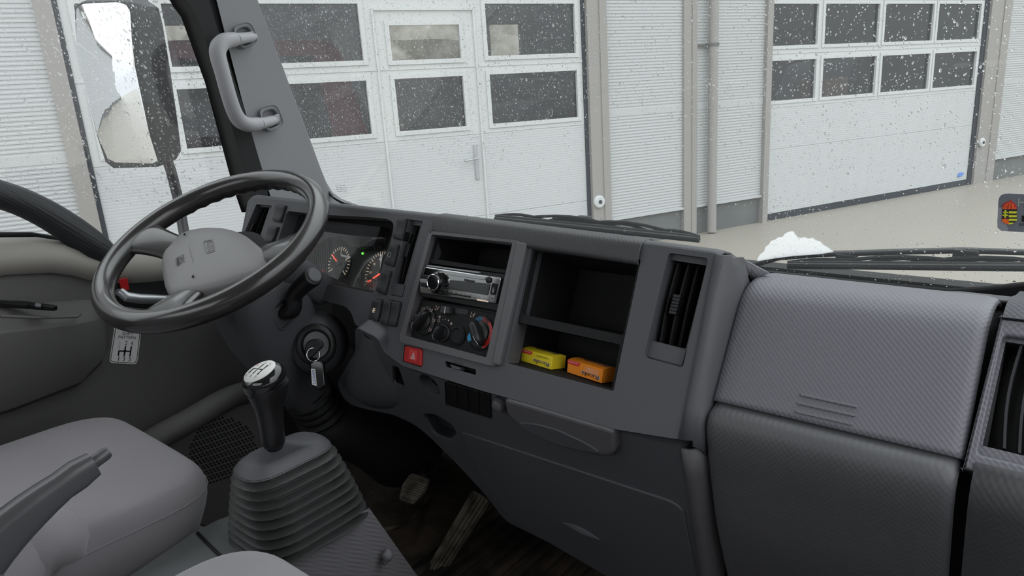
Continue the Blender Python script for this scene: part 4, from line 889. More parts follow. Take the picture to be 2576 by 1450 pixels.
# ---- candy boxes
_f0 = D.P(*D.uv(1277, 914, -.012), -.012); _f1 = pX(1399, 896, _f0[0]+.004)
FL = Fr(_f0, np.cross([1.0, 0, 0], nz(V(0, _f1[1]-_f0[1], _f1[2]-_f0[2]))))
def candy(label, px3, H, mt, sub, group='throat sweet cartons in the lower cubby'):
    """px3: near-left, near-right, far-right bottom corners in the cubby"""
    A, B = [FL.P(*FL.uv(*q, .0006), .0006) for q in px3]; ex = nz(B-A); ey = np.cross(FL.n, ex); L = np.linalg.norm(B-A); Wd = .030; UP = FL.n
    t = thing('candy_box', label, 'box', (A+B)/2+ey*Wd/2, group)
    rows = []
    for s in (0, L):
        rows.append([A+ex*s, A+ex*s+UP*H, A+ex*s+ey*Wd*.25+UP*(H+.0018), A+ex*s+ey*Wd*.5+UP*(H+.0025), A+ex*s+ey*Wd*.75+UP*(H+.0018), A+ex*s+ey*Wd+UP*H, A+ex*s+ey*Wd])
    MB().loft(rows).obj('carton', mt, t, bevel=.0006, smooth=20)
    F_ = Fr(A-ey*.0003, -ey, a=ex)
    text('brand_lettering', 'Ricola', F_, (L*.94, H*.50), (L*.42, H*.50), H*.36, .0004, M['wht'], t).scale = (1, 1, 1)
    text('brand_lettering', 'Ricola', F_, (L*.925, H*.47), (L*.435, H*.47), H*.31, .0007, M['ink'], t)
    for k, s_ in enumerate(sub):
        text('flavour_lettering', s_, F_, (L*.90, H*(.83-.17*k)), (L*.52+len(s_)*0, H*(.83-.17*k)), H*.11, .0005, M['ink'] if mt is M['yel'] else M['wht'], t)
    prism('red_flag', F_, rnd([(0, H*.72), (L*.33, H*.70), (L*.38, H*.98), (0, H*.99)], .0015), 0, .0004, M['lbl'], t, smooth=0)
    text('flag_lettering', 'CUKORMENTES', F_, (L*.33, H*.93), (L*.03, H*.93), H*.10, .0006, M['wht'], t)
    T_ = Fr(A+UP*(H+.0028), UP, a=ex)
    text('top_lettering', 'Ricola', T_, (L*.97, Wd*.60), (L*.25, Wd*.60), Wd*.34, .0, M['paper'], t)
    text('top_lettering', 'Ricola', T_, (L*.955, Wd*.57), (L*.265, Wd*.57), Wd*.30, .0003, M['ink'], t)
    return t
candy('yellow cough sweet carton lying at the left of the lower cubby', [(1310, 908), (1386.5, 931)], .0195, M['yel'], ['CITROMF\u0170'])
candy('orange cough sweet carton lying at the right of the lower cubby', [(1426, 937), (1513, 965)], .0195, M['org'], ['GY\u00d6MB\u00c9R-', 'NARANCSMENTA'])

# ---- lower dash
def ep(*q, h=0): return E_.pl(q, h)
eo = [(893, 822), (925, 838), (950, 850), (966, 889), (1011, 925), (1212, 987), (1312, 1014), (1547, 1085), (1722, 1130), (1778, 1450), (1800, 1620), (1560, 1452), (1400, 1375), (1280, 1316), (1262, 1300), (1225, 1250), (1150, 1168), (1075, 1094), (1040, 1067), (990, 1044), (920, 1030), (880, 1018), (860, 995), (848, 965), (870, 925), (895, 885)]
c22 = lambda x, y: (780+x/3.452, 780+y/3.452)
e_h1 = rnd(ep(c22(712, 480), c22(770, 500), c22(832, 688), c22(722, 642)), .004)
cc = np.array(E_.uv(1081, 970)); e_h2 = [tuple(cc+np.array([.0235*math.cos(a), .0235*math.sin(a)])) for a in np.linspace(0, 2*math.pi, 25)[:-1]]
e_h3 = rnd(ep((1118, 960), (1234, 993), (1236, 1056), (1121, 1021)), .003)
e_h4 = rnd(ep((1060, 1040), (1095, 1042), (1140, 1070), (1150, 1092), (1130, 1110), (1090, 1095)), .015)
plate('lower_panel', E_, rnd(ep(*eo), .016, 5), [e_h1, e_h2, e_h3, e_h4], -.035, 0, M['plas'], db, bevel=.006, seg=4, smooth=50)
bin_('side_slot', E_, e_h1, -.006, E_.n*-.03, M['blk'], db, smooth=0)
so = MB().lathe(E_, [(.0240, -.004), (.021, -.010), (.0165, -.02), (.0135, -.03)], u=cc[0], v=cc[1], n=32, cap=False).obj('lighter_recess', M['plas_d'], db)
MB().lathe(E_, [(.0138, -.022), (.0138, -.012), (.0118, -.012), (.0118, -.03)], u=cc[0]+.004, v=cc[1], n=32, cap=False).obj('lighter_socket', M['chrome'], so)
MB().lathe(E_, [(.0135, -.03), (.011, -.030)], u=cc[0], v=cc[1], n=32, cap=True).obj('socket_floor', M['blk'], so)
bin_('oval_pocket', E_, e_h4, -.006, E_.n*-.02, M['plas_d'], db, smooth=0)
bin_('blank_bay', E_, e_h3, -.006, E_.n*-.02, M['blk'], db, smooth=0)
bt = [(1121, 962), (1233, 994)]; bb_ = [(1123, 1019), (1235, 1054)]
for k in range(4):
    s0, s1 = k/4+.008, (k+1)/4-.008
    L = lambda P, s: (P[0][0]*(1-s)+P[1][0]*s, P[0][1]*(1-s)+P[1][1]*s)
    prism('switch_blank', E_, rnd(E_.pl([L(bt, s0), L(bt, s1), L(bb_, s1), L(bb_, s0)], .003), .0015), -.008, .003, M['gloss'] if False else M['blk'], db, bevel=.0012, seg=2)
c = E_.uv(1253, 1022, .006); MB().lathe(E_, [(.0115, 0), (.0115, .006), (.009, .011), (.004, .013), (.0003, .0132)], u=c[0], v=c[1], n=28).obj('round_cap', M['bez'], db)
c = E_.uv(1262, 1013, .0); MB().lathe(E_, [(.0125, 0), (.0125, .001), (.0003, .001)], u=c[0], v=c[1], n=28).obj('cap_recess', M['plas_d'], db)
tr = prism('ashtray_drawer', E_, rnd(ep((1268, 1003), (1330, 1020), (1545, 1083), (1548, 1140), (1530, 1149), (1480, 1142), (1400, 1122), (1335, 1090), (1295, 1060), (1276, 1040), h=.012), .009), -.01, .014, M['bez'], db, bevel=.006, seg=4, smooth=50)
prism('drawer_scoop', E_, rnd(ep((1300, 1064), (1340, 1064), (1400, 1080), (1470, 1112), (1515, 1140), (1480, 1138), (1400, 1118), (1335, 1088), h=.015), .01), .012, .0165, M['plas'], tr, bevel=.0015, smooth=50)
prism('fuse_cover', E_, rnd(ep((1157, 1086), (1690, 1262), (1718, 1282), (1760, 1490), (1560, 1470), (1290, 1312), (1232, 1245), h=.002), .012), -.002, .003, M['plas'], db, bevel=.002, seg=3)
mb = MB(); mb.tube(smoothprof([E_.P(*E_.uv(x, y, .004), .002) for x, y in [(1408, 1316), (1440, 1326), (1480, 1345), (1512, 1362)]], 4), list(np.r_[np.linspace(.001, .008, 7), np.linspace(.008, .001, 6)]), 10); mb.obj('cover_pull', M['plas'], db)
# right-hand rounded edge of the lower dash
rg = []
for k in range(8):
    t_ = k/7; a = E_.P(*E_.uv(1722+t_*78, 1130+t_*490)); rg.append([a+V(-.004, -.001, 0), a+V(.006, .002, 0), a+V(.014, .012, 0), a+V(.021, .035, 0), a+V(.023, .09, 0)])
MB().loft(rg, cap=False, closed=False).obj('lower_edge', M['bez'], db, solid=.003, smooth=70)
# knee bulge beside the steering column
kb_ = []
for s, (x0, y0, x1, y1, hh) in enumerate([(905, 838, 940, 862, .002), (893, 880, 955, 915, .010), (868, 930, 985, 960, .018), (856, 965, 1010, 1000, .020), (866, 992, 1010, 1025, .014), (900, 1018, 985, 1034, .003)]):
    a = np.array(E_.uv(x0, y0, .004)); b = np.array(E_.uv(x1, y1, .004)); r = []
    for k in range(9):
        w = k/8; r.append(E_.P(*(a*(1-w)+b*w), -.004+(hh+.006)*math.sin(math.pi*w)**.7))
    kb_.append(r)
MB().loft(kb_, cap=False, closed=False).obj('knee_bulge', M['plas'], db, sub=2, smooth=80)

# ---- glovebox side
XL, XR = -.342, -.077
gprof = smoothprof([(.945, -.262), (.933, -.254), (.900, -.247), (.868, -.247), (.845, -.254), (.826, -.270), (.792, -.318), (.770, -.350), (.753, -.374)], 4)
gb_in = [(y+.03, z-.01) for y, z in gprof]
sweepX('tray_void', [(.96, -.27), (.86, -.265), (.80, -.34), (.77, -.385), (.79, -.5), (.85, -.8)], -.36, -.06, M['blk'], db, nx=1)
def lid(name, prof, x0, x1, mt, th, parent=db, inset=None):
    n = len(prof); v = []; xs = [x0, x0+.004, x0+.012]+list(np.linspace(x0+.03, x1-.03, 4))+[x1-.012, x1-.004, x1]
    dn = [.006, .0018, 0]+[0]*4+[0, .0018, .006]
    P = np.array(prof); T = np.gradient(P, axis=0); N = np.stack([-T[:, 1], T[:, 0]], 1); N /= np.linalg.norm(N, axis=1)[:, None]
    if N[0][1] > 0 and N[-1][0] > 0: N = -N
    C = P.mean(0)
    for x, d in zip(xs, dn):
        for i in range(n):
            q = P[i]+N[i]*d*(1 if sg_ > 0 else -1); v.append((x, q[0], q[1]))
    f = [[i*n+j, i*n+j+1, (i+1)*n+j+1, (i+1)*n+j] for i in range(len(xs)-1) for j in range(n-1)]
    return mesh_obj(name, v, f, mt, parent, solid=th, smooth=60)
sg_ = 1
T0 = np.array(gprof[-1])-np.array(gprof[0])
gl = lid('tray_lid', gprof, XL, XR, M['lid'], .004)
def gq(x, y, h=0): return G.uv(x, y, h)
def rr1(x, y): return (1600+x/2.636, 550+y/2.636)
for q in [[(1090, 1158), (1470, 1243), (1465, 1258), (1088, 1176)], [(1070, 1214), (1453, 1300), (1450, 1316), (1070, 1232)], [(1055, 1270), (1440, 1357), (1435, 1375), (1055, 1288)]]:
    prism('grip_rib', G, rnd([gq(*rr1(*p), .003) for p in q], .001), -.001, .0034, M['lid'], gl, bevel=.001)
lprof = smoothprof([(.772, -.372), (.752, -.380), (.739, -.386), (.732, -.400), (.733, -.425), (.742, -.465), (.766, -.560), (.804, -.663), (.86, -.80)], 4)
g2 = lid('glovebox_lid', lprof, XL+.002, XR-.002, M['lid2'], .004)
# right-hand pod with its own vent
go = [(2540, 815), (2930, 860), (2900, 1300), (2425, 1185), (2440, 1120), (2495, 865)]
h_gv = [gq(x, y) for x, y in [(2523, 842), (2700, 870), (2660, 1190), (2458, 1142)]]
plate('right_pod_face', G, [gq(2519, 800), gq(2950, 850), gq(2900, 1300), gq(2423, 1180)], [rnd(h_gv, .005)], -.03, 0, M['lid'], db, bevel=.003, seg=3)
XP0 = G.P(*gq(2519, 800))[0]
sweepX('right_pod_top', smoothprof([(1.10, -.30), (1.05, -.275), (.98, -.262), (.93, -.251), (.885, -.245), (.855, -.250), (.835, -.262)], 4), XP0, .14, M['lid'], db, nx=1)
sweepX('right_pod_lower', smoothprof([(.752, -.374), (.735, -.395), (.735, -.43), (.765, -.56), (.804, -.663), (.86, -.8)], 4), XR+.011, .14, M['lid2'], db, nx=1)
vb = bin_('air_vent', G, [gq(x, y, -.012) for x, y in [(2530, 860), (2690, 885), (2650, 1165), (2472, 1122)]], -.012, G.n*-.05, M['blk'], db, smooth=0)
plate('vent_surround', G, [gq(x, y, -.01) for x, y in [(2519, 838), (2702, 868), (2662, 1195), (2455, 1146)]], [[gq(x, y, -.012) for x, y in [(2530, 860), (2690, 885), (2650, 1165), (2472, 1122)]]], -.016, -.012, M['lid'], vb, smooth=0)
for a, c in [((2570, 870), (2527, 1130)), ((2612, 877), (2565, 1142)), ((2650, 884), (2605, 1150))]:
    p0, p1 = np.array(gq(*a, -.02)), np.array(gq(*c, -.02)); rows = []
    for s in np.linspace(0, 1, 7):
        p = p0*(1-s)+p1*s+np.array([-.004*math.sin(math.pi*s), 0]); rows.append([G.P(p[0]-.0012, p[1], -.036), G.P(p[0]-.0012, p[1], -.017), G.P(p[0]+.0012, p[1], -.017), G.P(p[0]+.0012, p[1], -.036)])
    MB().loft(rows).obj('vent_blade', M['plas_d'], vb)

# ================================================================== STEERING
sc_ = thing('steering_column', 'dark plastic steering column with ignition lock and ribbed lower boot', 'steering column', W.P(0, 0, -.55))
def sq(hw, hb, cu, cv, h, k=5, r=.35):
    pts = rnd([(-hw, -hb), (hw, -hb), (hw, hb), (-hw, hb)], min(hw, hb)*r*2, k); return [W.P(u+cu, v+cv, h) for u, v in pts]
MB().loft([sq(.05, .05, .01, .0, -.05), sq(.072, .062, .012, .008, -.075), sq(.083, .075, .012, .012, -.12), sq(.085, .080, .008, .010, -.17), sq(.080, .078, .004, .004, -.23), sq(.070, .066, .0, -.002, -.30), sq(.056, .052, .0, -.004, -.37), sq(.046, .044, 0, -.004, -.42)]).obj('column_shroud', M['plas'], sc_, smooth=50, bevel=.004)
# upper cowl reaching to the instrument hood
MB().loft([sq(.060, .03, .02, .05, -.06), sq(.066, .04, .025, .07, -.10), sq(.055, .035, .03, .10, -.16), sq(.045, .03, .03, .12, -.21)]).obj('upper_cowl', M['plas'], sc_, smooth=50, bevel=.004)
rows = []
for k in range(25):
    h = -.40-.10*k/24; r = .050+.004*math.cos(k/24*2*math.pi*5)+.004*k/24; rows.append([W.P(r*math.cos(a), r*math.sin(a)-.004, h) for a in np.linspace(0, 2*math.pi, 25)[:-1]])
MB().loft(rows).obj('column_boot', M['rub'], sc_, smooth=60)
MB().loft([[W.P(r*math.cos(a)+cu, r*math.sin(a)+cv, h) for a in np.linspace(0, 2*math.pi, 25)[:-1]] for r, cu, cv, h in [(.052, 0, -.004, -.49), (.066, 0, .0, -.51), (.07, .01, .02, -.56), (.085, .02, .08, -.68), (.10, .03, .11, -.76)]]).obj('lower_cover', M['blkm'], sc_, smooth=60)
# ignition housing
IG = Fr(pX(795, 868, -1.115), (.80, -.58, .28), a=(.5, .8, 0))
def igr(r, h, k=28): return [IG.P(r*math.cos(a), r*1.08*math.sin(a), h) for a in np.linspace(0, 2*math.pi, k+1)[:-1]]
MB().loft([igr(.060, -.10), igr(.056, -.05), igr(.050, -.02), igr(.038, -.003)], cap=False).obj('lock_housing', M['plas'], sc_, smooth=70)
MB().loft([igr(.0385, -.010), igr(.038, .002), igr(.0355, .0055), igr(.028, .006), igr(.0235, -.003)], cap=False).obj('lock_surround', M['blk'], sc_, smooth=60)
MB().loft([igr(.0245, -.008), igr(.024, -.003), igr(.001, -.003)]).obj('lock_face', M['dsil'], sc_, smooth=30)
# stalk
SK = Fr(W.P(.092, .0, -.17), nz(W.a-W.b*.15), a=W.b)
st_ = thing('wiper_stalk', 'black wiper stalk with round grey end button right of the steering column', 'stalk', pX(712, 795, -1.13))
sp0 = [SK.P(*SK.uv(712, 792), -.01), SK.P(*SK.uv(724, 770), .02), pX(740, 745, SK.o[0]+.035), pX(762, 718, SK.o[0]+.055), pX(785, 698, SK.o[0]+.075)]
MB().tube(smoothprof(sp0, 4), list(np.interp(np.linspace(0, 4, 17), range(5), [.0135, .0145, .0150, .016, .0175])), 18).obj('stalk_arm', M['blk'], st_, smooth=60)
d_ = nz(sp0[-1]-sp0[-2]); c_ = sp0[-1]; EB = Fr(c_, d_+nz(-c_)*.5, a=(1, 0, 0))
MB().lathe(EB, [(.0175, -.006), (.0178, .002), (.0165, .006), (.0140, .007)], n=28).obj('stalk_collar', M['blk'], st_)
MB().lathe(EB, [(.0138, .004), (.0135, .010), (.012, .0115), (.0003, .0118)], n=28).obj('end_button', M['plas'], st_)
text('stalk_print', 'II', Fr(pX(752, 733, -1.075), nz(-pX(752, 733, -1.075))), (-.002, -.002), (.003, -.002), .004, .0, M['wht'], st_)
plate('stalk_socket', SK, rnd(SK.pl([(676, 788), (712, 750), (756, 772), (748, 795), (712, 830), (700, 828)], -.0), .006), [rnd(SK.pl([(683, 789), (712, 760), (748, 778), (708, 822)], .0), .005)], -.02, .002, M['plas_d'], sc_, bevel=.002)
prism('socket_gap', SK, rnd(SK.pl([(681, 788), (712, 757), (751, 777), (707, 825)], 0), .005), -.012, -.0005, M['blk'], sc_, smooth=0)

wh = thing('steering_wheel', 'black four spoke steering wheel with grey airbag pad on the driver side', 'steering wheel', W.o)
Rm, rm = .1965, .0190; nA, nB = 240, 20; rows = []
for i in range(nA):
    A = 2*math.pi*i/nA; c, s = math.cos(A), math.sin(A); r = []
    wav = .0016 if (math.radians(18) < A % (2*math.pi) < math.radians(165)) else .0
    if math.radians(-60) % (2*math.pi) < A: wav = .0014
    for j in range(nB):
        B = 2*math.pi*j/nB; rr0 = rm*(1+.0)
        low = max(0, -math.sin(B))*max(0, .4-math.cos(B)*.9) if wav else 0
        rr0 += wav*low*math.cos(A*44)
        x = Rm+rr0*math.cos(B)*.95; r.append(W.P(x*c, x*s, rr0*math.sin(B)*1.06))
    rows.append(r)
rows.append(rows[0]); MB().loft(rows, cap=False).obj('rim', M['whl'], wh, smooth=60)
def spoke(a0, w_hub, w_rim, rh, name='spoke', hd=-.038):
    d = np.array([math.cos(a0), math.sin(a0)]); q = np.array([-d[1], d[0]]); rows = []
    for s in np.linspace(0, 1, 9):
        rad = rh+(Rm-.004-rh)*s; w = w_hub*(1-s)+w_rim*s; w = w*(1-.22*math.sin(math.pi*s)); h = hd*(1-s)**1.3; th = .0095+.003*s
        r = []
        for k in range(16):
            a = 2*math.pi*k/16; p = d*rad+q*w*math.cos(a)
            if s == 1: p = p/np.linalg.norm(p)*rad
            r.append(W.P(*p, h+th*math.sin(a)))
        rows.append(r)
    return MB().loft(rows).obj(name, M['whl'], wh, smooth=70)
for a, b, c in [(197, .036, .046), (300, .034, .052), (20, .036, .046), (240, .0, .0)]:
    if b: spoke(math.radians(a), b, c, .06)
pad_px = [(428, 612), (447, 590), (472, 578), (515, 571), (560, 572), (592, 579), (620, 592), (645, 612), (668, 632), (690, 652), (660, 690), (600, 706), (550, 722), (500, 733), (460, 740), (424, 743), (413, 725), (408, 700), (403, 660), (408, 635)]
pu = np.array([W.uv(x, y, -.012) for x, y in pad_px]); pc = pu.mean(0)
pu = np.array(rnd([tuple(x) for x in pu], .01, 3))
rows = [[W.P(*(pc+(p-pc)*s), h) for p in pu] for s, h in [(.97, -.055), (1.0, -.03), (1.0, -.020), (.985, -.014), (.95, -.0105), (.85, -.007), (.6, -.004), (.3, -.003), (.01, -.003)]]
pad = MB().loft(rows).obj('airbag_pad', M['whlp'], wh, smooth=50)
MB().lathe(W, [(.085, -.03), (.082, -.05), (.062, -.075), (.05, -.09)], n=36, u=.012, v=-.01).obj('hub_shell', M['blkm'], wh)
# raised maker's badge and airbag lettering
def wp(x, y, h=-.003): return W.uv(x, y, h)
bq = [(512, 610), (527, 604), (533, 604), (541, 632), (541, 636), (524, 639), (518, 637)]
bo = rnd([wp(511, 607), wp(533, 602), wp(541.5, 633), wp(519, 639.5)], .006); bc = np.mean(bo, axis=0)
plate('wheel_badge', W, bo, [[tuple(bc+(np.array(p)-bc)*.86) for p in bo]], -.004, -.0022, M['badge'], pad, smooth=0)
text('badge_lettering', 'ISUZU', W, wp(518.5, 608), wp(523.5, 635), .0125, -.0024, M['badge'], pad)
text('airbag_lettering', 'SRS', W, wp(449.5, 646), wp(452, 665.5), .009, -.0022, M['ink'], pad)
text('airbag_lettering', 'AIRBAG', W, wp(441.5, 651), wp(443.5, 671), .0055, -.0022, M['ink'], pad)
prism('airbag_lettering', W, [wp(446, 648), wp(447, 648), wp(449, 668), wp(448, 668)], -.004, -.002, M['ink'], pad, smooth=0)
for x, y in ((464, 590), (485, 696)):
    c = wp(x, y); mb = MB(); mb.lathe(W, [(.0018, -.004), (.0018, -.0018), (.0011, -.0018)], n=10, u=c[0], v=c[1], cap=False); mb.tube([W.P(c[0], c[1]+.0018, -.002), W.P(c[0]-.003, c[1]+.005, -.002)], .0004, 5); mb.obj('horn_symbol', M['ink'], pad)
rv = [wp(470, 602), wp(482, 630), wp(488, 655), wp(487, 680)]
MB().tube([W.P(*p, -.0055) for p in rv], [.001, .004, .004, .001], 8).obj('pad_ridge', M['whlp'], pad, smooth=70)

# ---- key in the lock, ring and fob
ky = thing('ignition_key', 'black headed key in the ignition lock carrying a split ring', 'key', IG.P(0, 0, .01))
kq = IG.pl([(768, 868), (778, 856), (800, 852), (812, 860), (815, 872), (800, 886), (786, 900), (775, 905), (766, 890)], .018)
MB().prism(IG, rnd(kq, .004), .010, .020).obj('key_head', M['blk'], ky, bevel=.003, seg=3, smooth=50)
MB().prism(IG, IG.pl([(780, 862), (800, 858), (802, 866), (784, 870)], .004), -.002, .012).obj('key_blade', M['silver'], ky)
rc = IG.P(*IG.uv(788, 893, .022), .022); rn = nz(-rc+V(.0, .5, 0)); ra_ = nz(np.cross(rn, [0, 0, 1.0])); rb = np.cross(rn, ra_)
rp = [rc+.0125*(math.cos(a)*ra_+math.sin(a)*rb) for a in np.linspace(0, 2*math.pi, 33)]
MB().tube(rp, .0011, 8, cap=False).obj('split_ring', M['chrome'], ky, smooth=60)
fb = thing('key_fob', 'black key fob with handwritten label hanging from the ignition key', 'key fob', rc-V(0, 0, .06))
FB = Fr(pX(797, 945, rc[0]+.004), nz(-rc)+V(-.25, -.2, 0), a=(1, .6, 0))
fq = FB.pl([(779, 914), (790, 906), (806, 906), (813, 916), (818, 972), (805, 983), (792, 980), (780, 970)])
MB().prism(FB, rnd(fq, .004), -.012, .0).obj('fob_body', M['gloss'], fb, bevel=.003, seg=3, smooth=50)
prism('fob_label', FB, rnd(FB.pl([(782, 928), (793, 929), (797, 972), (785, 968)], .0005), .0005), -.0005, .0006, M['paper'], fb, smooth=0)
text('label_writing', 'AAMX372', FB, FB.uv(784.5, 931, .0007), FB.uv(788, 968, .0007), .0055, .0009, M['bluink'], fb)

# ================================================================== GEAR LEVER, CONSOLE
gt = thing('gear_lever', 'gear lever with black knob rising from a ribbed rubber boot', 'gear lever', (-.9, .49, -.62))
def rr_(x0, x1, y0, y1, z, r=.03, k=5):
    p = rnd([(x0, y0), (x1, y0), (x1, y1), (x0, y1)], r, k); return [V(x, y, z) for x, y in p]
rows = []; nf = 9; zb0, zt0 = -.622, -.492
for i in range(nf*6+1):
    s = i/(nf*6); z = zb0+(zt0-zb0)*s; e = (.012*((1+math.cos(2*math.pi*s*nf))/2)**1.6-.006)*(1 if i < nf*6-2 else .4); f_ = s**1.25
    rows.append(rr_(-.978*(1-f_)-.934*f_-e, -.832*(1-f_)-.853*f_+e, .400*(1-f_)+.405*f_-e, .580*(1-f_)+.545*f_+e, z, .05))
MB().loft(rows).obj('ribbed_boot', M['rubg'], gt, smooth=60)
bx = pZ(688, 1112, -.448)
rows = [rr_(-.937, -.850, .402, .548, -.494, .05), rr_(-.932, -.855, .408, .543, -.486, .05), rr_(-.922, -.862, .42, .53, -.478, .045)]
for s in (.35, .6, .8, .92, 1.0):
    rows.append([V(*(p*(1-s)+(bx+(p-np.mean(rows[2], axis=0))*.22)*s)[:2], p[2]+(bx[2]-p[2])*s**1.7) for p in rows[2]] if s < 1 else [bx+(p-np.mean(rows[2], axis=0))*.2 for p in rows[2]])
MB().loft(rows).obj('boot_cap', M['plas'], gt, smooth=70)
kt = pX(668, 958, bx[0]+.004); ax_ = nz(kt-bx); L_ = np.linalg.norm(kt-bx)
KN = Fr(bx, ax_, a=(.86, .5, 0))
prof = [(.012, -.01), (.0165, .0), (.0170, L_*.18), (.0178, L_*.38), (.0195, L_*.55), (.0235, L_*.70), (.0275, L_*.82), (.0305, L_*.91), (.0308, L_*.96)]
MB().lathe(KN, prof, n=36).obj('knob_grip', mat('stippled_leather', (.012, .012, .013), .28, .5, bump=(420, .5, .001)), gt, smooth=70)
KT = Fr(kt, nz(ax_+V(-.10, -.42, .1)), a=(.86, .5, 0))
rows = [[bx+ax_*L_*.9+(KT.a*math.cos(a)+KT.b*math.sin(a))*.0310 for a in np.linspace(0, 2*math.pi, 37)[:-1]]]
for r, h in [(.0315, .001), (.0312, .006), (.0295, .011), (.0262, .0150), (.0205, .0182), (.012, .0200), (.001, .0205)]: rows.append([KT.P(r*math.cos(a), r*math.sin(a), h) for a in np.linspace(0, 2*math.pi, 37)[:-1]])
cap_ = MB().loft(rows).obj('knob_cap', M['gloss'], gt, smooth=85, sub=1)
KD = Fr(KT.P(0, 0, 0), KT.n, a=(1, .1, 0))
MB().lathe(KD, [(.0235, .0160), (.0225, .0180), (.012, .0205), (.0003, .0212)], n=36).obj('shift_disc', M['paper'], cap_, smooth=60)
mb = MB()
def kl(a, b): mb.tube([KD.P(a[0], a[1], (.0212-.9*(a[0]**2+a[1]**2)*3)), KD.P(b[0], b[1], (.0212-.9*(b[0]**2+b[1]**2)*3))], .0007, 5)
kl((-.010, 0), (.010, 0)); kl((-.010, 0), (-.010, -.010)); kl((0, .010), (0, -.010)); kl((.010, .010), (.010, -.010))
mb.obj('shift_diagram', M['ink'], cap_)
for ch, x, y, mt in [('2', -.002, .0115, 'ink'), ('4', .009, .0115, 'ink'), ('5', .009, -.016, 'ink'), ('1', -.012, -.016, 'ink'), ('3', -.002, -.016, 'ink'), ('R', -.012, .005, 'lbl')]:
    text('shift_number', ch, KD, (x, y), (x+.0035, y), .0040, .0208, M[mt], cap_)

# engine cover console between the seats
cs = thing('centre_console', 'grey plastic console the gear lever boot stands on between the seats', 'console', (-.9, .2, -.95))
ctop = [pZ(x, y, -.622) for x, y in [(120, 1500), (330, 1455), (497, 1340), (553, 1312), (620, 1290), (860, 1278), (905, 1292), (815, 1340), (700, 1396), (640, 1420), (560, 1470), (300, 1640)]]
mesh_obj('console_top', ctop+[p-V(0, 0, .02) for p in ctop], [list(range(12)), [12+i for i in range(12)][::-1]]+[[i, (i+1) % 12, 12+(i+1) % 12, 12+i] for i in range(12)], M['cons'], cs, bevel=.006, seg=3)
MB().tube([pZ(497, 1341, -.621), pZ(520, 1365, -.6205), pZ(557, 1402, -.620)], .0025, 8).obj('console_joint', M['rub'], cs)
sd = [pZ(694, 1399, -.620), pZ(815, 1342, -.620), pZ(926, 1286, -.620), V(*pX(1045, 1452, -.835)), pX(900, 1700, -.80), pZ(660, 1430, -.625)]
nsd = len(sd)
mesh_obj('console_side', sd+[p+V(-.02, 0, -.004) for p in sd], [list(range(nsd)), [nsd+i for i in range(nsd)][::-1]]+[[i, (i+1) % nsd, nsd+(i+1) % nsd, nsd+i] for i in range(nsd)], M['consw'], cs, bevel=.004, seg=3)
mb = MB(); mb.tube(smoothprof([pX(975, 1380, -.826), pX(975, 1398, -.824), pX(966, 1422, -.826)], 5), list(np.r_[np.linspace(.002, .009, 5), .0095, np.linspace(.009, .002, 5)]), 12); mb.obj('console_nub', M['consw'], cs, smooth=80)
mesh_obj('console_rear', [V(-.985, .42, -.66), V(-.84, .42, -.66), V(-.84, -.5, -.66), V(-.985, -.5, -.66), V(-.985, .42, -.95), V(-.84, .42, -.95), V(-.84, -.5, -.95), V(-.985, -.5, -.95)], [[0, 1, 2, 3], [0, 4, 5, 1], [1, 5, 6, 2], [0, 3, 7, 4]], M['cons'], cs)

# ================================================================== SEATS
def cushion(name, label, outline, ztop, zbot, r, group=None, mt=M['seat'], domed=.012):
    """seat cushion from a plan outline: rounded shoulders, slight crown"""
    p = np.array(rnd(outline, r, 6)); c = p.mean(0); loc = V(c[0], c[1], -.95)
    t = thing(name, label, 'seat', loc, group); rows = []
    for s, z in [(.84, zbot), (.89, zbot+.02), (.935, zbot+.055), (.985, ztop-.065), (1.0, ztop-.042), (.993, ztop-.022), (.965, ztop-.008), (.93, ztop-.001), (.85, ztop+domed*.3), (.6, ztop+domed*.8), (.3, ztop+domed), (.01, ztop+domed)]:
        rows.append([V(*(c+(q-c)*s), z) for q in p])
    cu = MB().loft(rows).obj('cushion', mt, t, smooth=80, sub=1)
    sm = [V(*(c+(q-c)*.998), ztop-.036) for q in p]; MB().tube(sm+[sm[0]], .0009, 6, cap=False).obj('cushion_seam', mt, t)
    return t, c
zt = -.535
drv = [tuple(pZ(x, y, zt)[:2]) for x, y in [(262, 1030), (540, 1178)]]
x0 = drv[0][0]; x1 = drv[1][0]; yf = (drv[0][1]+drv[1][1])/2
ds, c = cushion('driver_seat', 'grey fabric driver seat cushion beside the door', [(x0-.02, yf+.012), (x1+.012, yf+.016), (x1+.01, .1), (x1-.01, -.12), (x0-.02, -.12)], zt, zt-.155, .10)
MB().box(((x0+x1)/2, .12, -.83), .19, .20, .12).obj('seat_base', M['blkm'], ds, bevel=.02)
